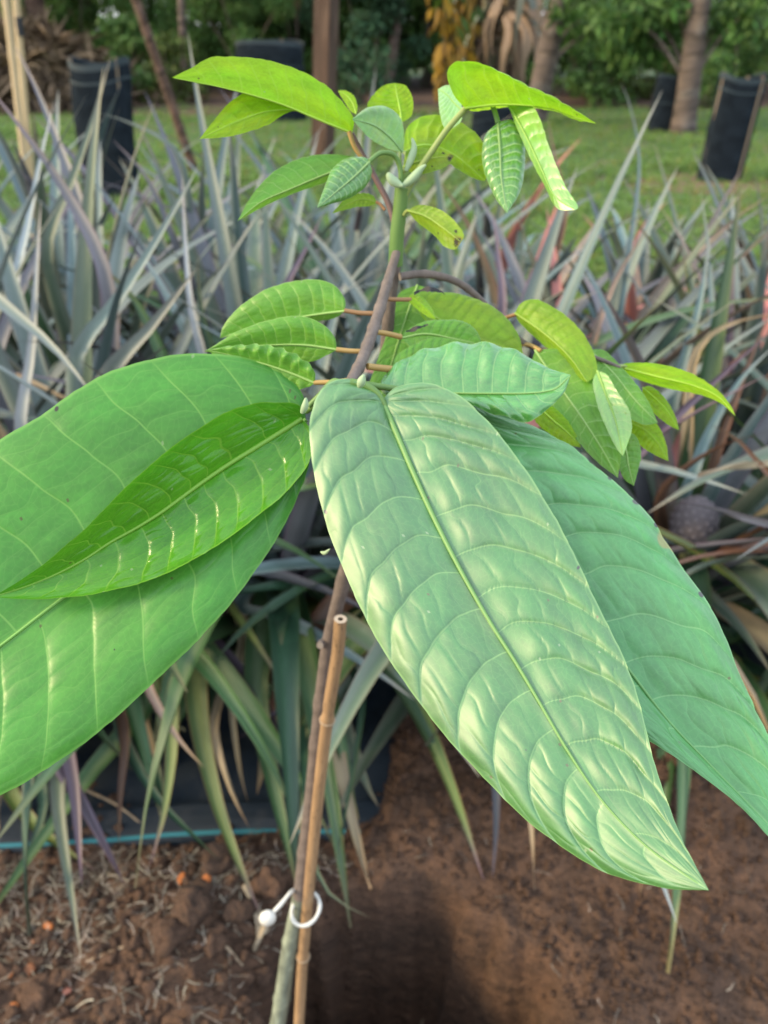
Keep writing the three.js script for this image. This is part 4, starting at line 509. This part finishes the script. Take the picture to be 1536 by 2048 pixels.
// the four large leaves in front
leaf('right', 0.405, 0.300, [866, 784, 960, 930, 1060, 1070, 1150, 1190, 1252, 1330, 1335, 1438, 1440, 1548, 1536, 1648, 1600, 1725], [850, 830, 880, 980, 960, 1140, 1060, 1270, 1170, 1400, 1290, 1474, 1386, 1542, 1480, 1612, 1545, 1680], [890, 768, 1000, 822, 1140, 890, 1240, 970, 1330, 1080, 1400, 1180, 1432, 1240, 1500, 1390, 1545, 1500, 1590, 1640], { el: -0.010, er: 0.016, br: 0.004, bl: 0.002, label: 'large blue-green leaf behind the front leaf', wave: 0.0015, wf: 5 });
leaf('left', 0.388, 0.335, [612, 840, 520, 925, 420, 990, 320, 1055, 240, 1112, 120, 1200, 0, 1292, -150, 1400, -360, 1550], [606, 790, 560, 742, 500, 716, 430, 706, 330, 711, 200, 752, 80, 830, -20, 892, -160, 1030, -280, 1260], [624, 880, 618, 930, 580, 1030, 520, 1130, 440, 1232, 330, 1345, 180, 1478, 0, 1592, -120, 1640, -260, 1640], { el: 0.004, er: -0.012, bl: 0.004, br: 0.005, label: 'largest leaf, bright green, running out of the picture at the left' });
leaf('fold', 0.380, 0.350, [604, 838, 520, 890, 440, 940, 370, 990, 300, 1040, 220, 1085, 150, 1130, 60, 1170, -14, 1194], [600, 812, 560, 805, 480, 814, 380, 868, 280, 948, 150, 1075, 60, 1148], [622, 860, 624, 905, 592, 962, 505, 1040, 400, 1112, 300, 1160, 220, 1182, 120, 1196, 50, 1198], { el: -0.015, er: -0.012, bl: -0.002, br: -0.003, label: 'small shiny folded leaf lying over the largest leaf' });
leaf('front', 0.374, 0.258, [764, 800, 800, 882, 840, 975, 890, 1080, 967, 1222, 1043, 1343, 1106, 1451, 1164, 1546, 1233, 1635, 1320, 1715, 1418, 1781], [742, 770, 692, 757, 645, 776, 621, 835, 625, 925, 650, 1040, 692, 1152, 750, 1272, 815, 1375, 890, 1470, 980, 1570, 1080, 1662, 1200, 1740, 1320, 1775], [792, 774, 845, 764, 905, 782, 972, 838, 1042, 925, 1105, 1025, 1165, 1142, 1222, 1262, 1268, 1365, 1302, 1500, 1335, 1605, 1376, 1702], { el: 0.010, er: 0.011, bl: 0.0035, br: 0, label: 'broad quilted front leaf hanging towards the viewer' });
// middle leaves
leaf('mid', 0.418, 0.43, [690, 622, 640, 628, 570, 640, 500, 658, 440, 676], [690, 600, 670, 572, 640, 560, 590, 562, 530, 580, 472, 620, 445, 655], [670, 636, 620, 645, 550, 660, 480, 672], { el: -0.004, er: 0.008, bl: 0.004, up: 1, label: 'oval leaf left of the branch, highest of three' });
leaf('mid', 0.398, 0.40, [674, 699, 610, 690, 540, 690, 470, 696, 408, 703], [668, 672, 640, 645, 600, 632, 540, 640, 470, 665, 430, 690], [655, 710, 620, 724, 550, 718, 480, 712], { el: -0.006, er: 0.004, bl: 0.004, k: 3, label: 'oval leaf left of the branch, middle of three' });
leaf('mid', 0.385, 0.385, [630, 766, 580, 745, 520, 725, 470, 712, 415, 700], [628, 740, 600, 714, 570, 700, 530, 690, 480, 690, 450, 693], [615, 775, 560, 778, 500, 760, 450, 730], { el: -0.006, er: 0.004, bl: 0.004, k: 5, wave: 0.002, label: 'oval leaf left of the branch, lowest of three' });
leaf('mid', 0.475, 0.455, [835, 570, 810, 640, 785, 720, 760, 800], [800, 585, 780, 650, 748, 740, 735, 790], [860, 580, 850, 640, 830, 720, 790, 790], { up: 1, k: 7, label: 'leaf hanging behind the main stem' });
leaf('yellow', 0.44, 0.45, [826, 600, 880, 640, 940, 670, 1000, 692, 1046, 708], [832, 588, 900, 585, 960, 600, 1010, 632, 1038, 672], [850, 640, 900, 672, 960, 700, 1010, 712], { el: 0.004, er: -0.01, bl: 0.003, label: 'yellowing leaf with a blackened upper edge' });
leaf('young', 0.436, 0.43, [820, 590, 835, 600, 855, 618, 872, 638], [832, 585, 848, 596, 866, 620], [818, 602, 832, 616, 856, 634], { el: 0.006, rib: 0, label: 'pale folded lobe of the yellowing leaf' });
leaf('mid', 0.42, 0.43, [804, 676, 850, 668, 910, 678, 966, 690], [812, 662, 850, 643, 890, 639, 925, 642, 952, 660], [830, 700, 880, 708, 930, 702], { el: 0.002, er: -0.006, k: 9, bl: 0.003, label: 'small leaf with a black scorched edge right of the branch' });
{ // scorched margins
  const burnt = std({ color: lin(0.035, 0.032, 0.034), roughness: 0.8 });
  part('scorched_edge', grid(16, 4, (u, v) => at(mix(828, 890, u), 588 - 9 * Math.sin(u * 3.1) + (v - 0.5) * 9 * Math.sin(0.3 + u * 2.6) + 3 * noise(u * 9, v * 3, 3), 0.433 + 0.003 * Math.sin(u * 9))), burnt, sap); part('scorched_edge', grid(14, 4, (u, v) => at(mix(812, 856, u), mix(664, 649, u) + (v - 0.5) * 7 * Math.sin(0.3 + u * 2.6) + 2.5 * noise(u * 8, v * 3, 6), 0.416 + 0.002 * Math.sin(u * 9))), burnt, sap);
}
leaf('mid', 0.402, 0.415, [787, 738, 840, 715, 900, 700, 970, 694], [790, 715, 825, 690, 870, 675, 920, 680], [800, 750, 850, 740, 920, 720], { el: 0, er: -0.003, k: 11, label: 'narrow leaf edge showing above the crinkled leaf' });
leaf('crinkle', 0.392, 0.378, [757, 776, 820, 782, 900, 786, 985, 787, 1060, 786, 1110, 778, 1142, 750], [768, 752, 792, 728, 832, 705, 882, 690, 945, 684, 1000, 690, 1052, 710, 1098, 736], [775, 792, 850, 800, 950, 815, 1020, 836, 1062, 842, 1095, 818, 1125, 790], { el: 0.014, er: -0.006, bl: 0.004, br: 0.004, wave: 0.0014, wf: 7, label: 'dark crinkled wavy-edged leaf right of the branch' });
leaf('yellow', 0.46, 0.43, [1030, 626, 1090, 668, 1140, 715, 1175, 765], [1040, 608, 1065, 598, 1105, 614, 1150, 648, 1185, 700, 1194, 745], [1035, 640, 1080, 685, 1130, 728, 1165, 760], { el: -0.002, er: 0.012, label: 'arching narrow leaf on the right-hand branch' });
leaf('mid', 0.452, 0.40, [1070, 700, 1110, 760, 1160, 830, 1205, 900, 1236, 956], [1062, 740, 1090, 800, 1140, 865, 1195, 925], [1130, 700, 1185, 745, 1222, 820, 1242, 900], { el: 0.004, er: 0.004, up: -1, k: 13, label: 'large dull leaf hanging below the right-hand branch' });
leaf('mid', 0.455, 0.43, [1178, 700, 1225, 745, 1270, 800, 1316, 846], [1180, 740, 1210, 790, 1250, 830, 1290, 850], [1205, 700, 1250, 742, 1295, 800], { el: -0.006, er: 0.004, up: -1, k: 15, label: 'hanging leaf with a browned tip on the right-hand branch' });
leaf('glossy', 0.42, 0.394, [1195, 742, 1212, 790, 1232, 845, 1246, 912], [1186, 760, 1192, 800, 1210, 850, 1232, 895], [1212, 748, 1236, 785, 1258, 820, 1264, 858, 1256, 885], { el: 0.003, er: -0.004, k: 4, label: 'small shiny leaf catching the light on the right' });
leaf('young', 0.455, 0.43, [1236, 733, 1310, 752, 1390, 772, 1440, 796, 1471, 832], [1250, 727, 1310, 727, 1380, 746, 1435, 780, 1462, 812], [1260, 752, 1330, 776, 1400, 790, 1440, 806], { el: 0, er: 0.012, label: 'long slim leaf pointing right at the end of the branch' });
leaf('young', 0.46, 0.44, [1285, 775, 1315, 800, 1340, 830, 1358, 860], [1300, 772, 1330, 796, 1352, 835], [1286, 795, 1310, 828, 1340, 852], { el: 0.004, rib: 0.6, k: 3, label: 'slim leaf tip below the long right leaf' });
leaf('young', 0.45, 0.435, [1255, 842, 1290, 860, 1315, 885, 1337, 922], [1275, 836, 1310, 845, 1332, 885], [1258, 865, 1290, 898, 1320, 915], { el: 0.004, rib: 0.6, k: 5, label: 'slim pointed leaf lowest on the right' });
leaf('mid', 0.43, 0.41, [1240, 862, 1252, 900, 1258, 935, 1268, 972], [1228, 890, 1236, 930, 1250, 960], [1270, 870, 1282, 905, 1275, 945], { k: 17, label: 'small leaf half hidden behind the shiny one' });
leaf('young', 0.43, 0.42, [1075, 812, 1105, 840, 1135, 865, 1162, 895], [1095, 808, 1130, 835, 1152, 868], [1070, 840, 1100, 868, 1140, 890], { k: 7, label: 'leaf peeping out behind the large blue-green leaf' });
// top leaves
leaf('young', 0.425, 0.395, [704, 266, 640, 240, 560, 207, 450, 176, 344, 155], [708, 240, 690, 210, 650, 170, 600, 140, 540, 121, 470, 112, 418, 115, 382, 136], [680, 240, 610, 212, 530, 180, 440, 158, 390, 150], { el: -0.004, er: 0.03, bl: -0.004, up: -1, label: 'long lime green leaf pointing left at the top' });
leaf('young', 0.43, 0.41, [702, 262, 620, 225, 540, 222, 470, 245, 399, 278], [660, 222, 590, 190, 520, 180, 470, 196, 430, 238], [660, 250, 590, 222, 530, 252, 465, 272], { up: -1, k: 3, label: 'lime green leaf tip under the long top leaf' });
leaf('young', 0.45, 0.455, [712, 228, 706, 208, 694, 192, 676, 181], [715, 215, 708, 192, 692, 181], [703, 224, 690, 205, 680, 190], { rib: 0.5, k: 5, label: 'little leaf edge behind the long top leaf' });
leaf('young', 0.46, 0.46, [803, 246, 800, 220, 795, 195, 790, 166], [760, 235, 735, 214, 748, 188, 770, 170], [822, 232, 826, 202, 812, 172], { up: -1, k: 7, label: 'round backlit leaf at the top of the shoot' });
leaf('pale', 0.432, 0.405, [804, 304, 780, 275, 750, 252, 704, 238], [808, 275, 800, 235, 776, 214, 738, 214], [785, 300, 750, 284, 725, 262], { el: 0.012, er: -0.004, bl: 0.004, k: 3, label: 'pale green cupped leaf beside the growing tip' });
leaf('mid', 0.435, 0.415, [730, 322, 660, 345, 580, 378, 520, 405, 475, 442], [700, 312, 640, 309, 590, 320, 540, 350, 500, 396], [720, 340, 660, 362, 590, 386, 530, 412], { el: 0, er: 0.014, up: -1, k: 19, label: 'green leaf pointing left below the long top leaf' });
leaf('pucker', 0.415, 0.395, [740, 323, 710, 352, 672, 384, 634, 416], [734, 316, 700, 314, 668, 334, 650, 372], [744, 345, 732, 372, 700, 396, 662, 408], { el: 0.004, er: 0.006, bl: 0.002, br: 0.002, label: 'small puckered young leaf left of the tip' });
leaf('yellow', 0.44, 0.43, [754, 404, 725, 398, 695, 408, 664, 427], [745, 390, 715, 387, 688, 400], [740, 412, 715, 414, 690, 420], { rib: 0.5, k: 5, label: 'tiny olive leaf below the puckered one' });
leaf('young', 0.44, 0.435, [806, 305, 850, 290, 900, 305, 940, 335, 970, 362], [815, 255, 850, 232, 900, 236, 945, 260, 972, 295, 978, 330], [830, 320, 880, 318, 920, 342, 950, 358], { el: 0.01, er: -0.004, up: -1, k: 9, label: 'broad backlit leaf behind the right petiole' });
leaf('spotted', 0.432, 0.428, [806, 335, 840, 322, 875, 315, 908, 312], [815, 300, 850, 296, 890, 300], [830, 348, 870, 342, 896, 330], { up: -1, k: 3, label: 'small leaf with a brown tip behind the petiole' });
leaf('young', 0.412, 0.40, [930, 216, 990, 209, 1050, 210, 1110, 218, 1150, 234, 1192, 247], [908, 190, 894, 145, 908, 126, 950, 124, 1000, 144, 1050, 171, 1092, 188, 1140, 214], [950, 222, 1010, 214, 1060, 214, 1110, 222, 1150, 238], { el: -0.012, er: 0.03, bl: 0.003, up: -1, k: 21, label: 'broad green leaf spreading right at the top' });
leaf('glossy', 0.425, 0.443, [926, 222, 908, 205, 895, 190, 876, 178], [912, 176, 893, 170], [920, 245, 893, 258, 880, 228], { el: 0.0022, er: -0.005, rib: 0.6, k: 8, label: 'pale glaring leaf half left of the petiole' });
leaf('pucker', 0.42, 0.40, [996, 245, 1000, 300, 1003, 360, 1014, 426], [972, 268, 964, 318, 976, 364, 996, 404], [1024, 240, 1046, 272, 1050, 322, 1040, 384], { el: 0.008, er: 0.004, bl: 0.002, br: 0.003, k: 6, label: 'puckered dark leaf hanging from the top right petiole' });
leaf('glossy', 0.418, 0.378, [1018, 211, 1050, 268, 1082, 335, 1112, 395, 1150, 420], [1020, 220, 1048, 290, 1088, 370, 1116, 418], [1036, 208, 1066, 214, 1100, 298, 1130, 370, 1156, 416], { el: 0.004, er: -0.006, k: 11, up: 1, label: 'narrow folded leaf with a glaring upper face' });
leaf('spotted', 0.43, 0.415, [816, 421, 850, 432, 885, 455, 922, 484], [838, 410, 882, 420, 915, 448, 928, 472], [830, 440, 868, 470, 890, 494, 912, 498], { el: -0.002, er: 0.006, up: -1, label: 'yellow-green leaf with brown spots below the tip' });

// ---------------------------------------------------------------- bamboo cane and tie
{
  const top = at(681, 1238, 0.556), c = [at(597, 2056, 0.852), at(604, 1940, 0.808), at(620, 1760, 0.722), at(640, 1560, 0.652), at(660, 1400, 0.600), at(676, 1300, 0.572), top];
  const foot = up(c[1], c[0], -c[1].y - 0.05); foot.y = soilY(foot.x, foot.z) - 0.03; c.unshift(foot);
  const caneTex = texture(128, 1024, (u, v) => { const k = 0.85 + 0.3 * tfbm(u * 0.6, v, 12, 4, 2) + 0.14 * tfbm(u, v * 0.05, 40, 2, 9), sp = tnoise(u, v * 1.0, 70, 5) > 0.68 && tnoise(u, v, 9, 4) > -0.1 ? 0.35 : 1, dk = 1 - 0.35 * step(0.25, 0.5, tfbm(u, v, 5, 3, 77)); return [0.38 * k * sp * dk, 0.235 * k * sp * dk, 0.12 * k * sp * dk]; }, true, 8, 4);
  const caneMat = phys({ map: caneTex, roughness: 0.5, clearcoat: 0.25, clearcoatRoughness: 0.4 });
  const o = thing('bamboo_cane', 'orange-brown bamboo cane with a cut hollow top beside the stem', 'cane', foot);
  const cv = new THREE.CatmullRomCurve3(c, false, 'centripetal'), nodes = [0.865, 0.42, 0.18];
  const R = (s) => mix(0.0060, 0.0046, s) * nodes.reduce((a, k) => a + 0.17 * Math.exp(-Math.pow((s - k) / 0.006, 2)) - 0.10 * Math.exp(-Math.pow((s - k - 0.013) / 0.004, 2)), 1);
  const N = 180, fr = cv.computeFrenetFrames(N, false), ring = (s, v, r) => { const i = Math.round(s * N), a = v * 2 * Math.PI; return cv.getPointAt(s).addScaledVector(fr.normals[i], Math.cos(a) * r).addScaledVector(fr.binormals[i], Math.sin(a) * r); };
  part('culm', grid(N, 18, (s, v) => ring(s, v, R(s)), (s, v) => [v * 0.12, s * 0.5]), caneMat, o);
  part('cut_face', grid(3, 18, (w, v) => ring(1, v, mix(R(1), R(1) * 0.42, w))), std({ color: lin(0.50, 0.40, 0.30), roughness: 0.9 }), o, 'pale cut end');
  part('bore', grid(4, 18, (w, v) => ring(1 - 0.04 * w, v, R(1) * (w > 0.99 ? 0.001 : 0.42)), null), std({ color: lin(0.08, 0.05, 0.03), roughness: 1 }), o, 'hollow of the cane');
  nodes.forEach((k) => { const pts = []; for (let i = 0; i <= 28; i++) { const a = i / 28; pts.push(ring(k, a, R(k) * 1.02)); } part('node_ring', tube(pts, () => 0.0007, 6, 56), std({ color: lin(0.34, 0.25, 0.16), roughness: 0.8 }), o); });
  // white plastic tie round cane and stem
  const white = phys({ color: lin(0.62, 0.60, 0.53), roughness: 0.35, clearcoat: 0.3 }), d = 0.738, tie = thing('plant_tie', 'white plastic tie with a round knob binding stem to cane', 'tie', at(610, 1820, d));
  const cc = at(611, 1822, d), X = at(641, 1822, d).sub(cc).length(), rp = [];
  for (let i = 0; i <= 40; i++) { const a = i / 40 * 2 * Math.PI - 0.3; rp.push(cc.clone().add(V(Math.cos(a) * X * 0.95, 0.004 * Math.cos(a), Math.sin(a) * X * 1.02 - 0.002)).add(V(0, Math.sin(a) * -0.003, 0))); }
  part('loop', tube(rp, (s) => 0.0019 + 0.0002 * Math.sin(s * 31), 10, 90), white, tie);
  const tp = [at(596, 1800, d + 0.012), at(590, 1781, d + 0.004), at(580, 1786, d - 0.008), at(562, 1808, d - 0.014), at(545, 1826, d - 0.016)];
  part('tail', tube(tp, (s) => 0.0019 + 0.0002 * Math.sin(s * 17), 10, 40), white, tie);
  const k = new THREE.SphereGeometry(0.0078, 24, 18); k.scale(1, 1.12, 0.8); const kp = at(535, 1836, d - 0.017); k.rotateZ(-0.5); k.translate(kp.x, kp.y, kp.z); part('knob', k, white, tie);
}
renderer.render(scene, camera);
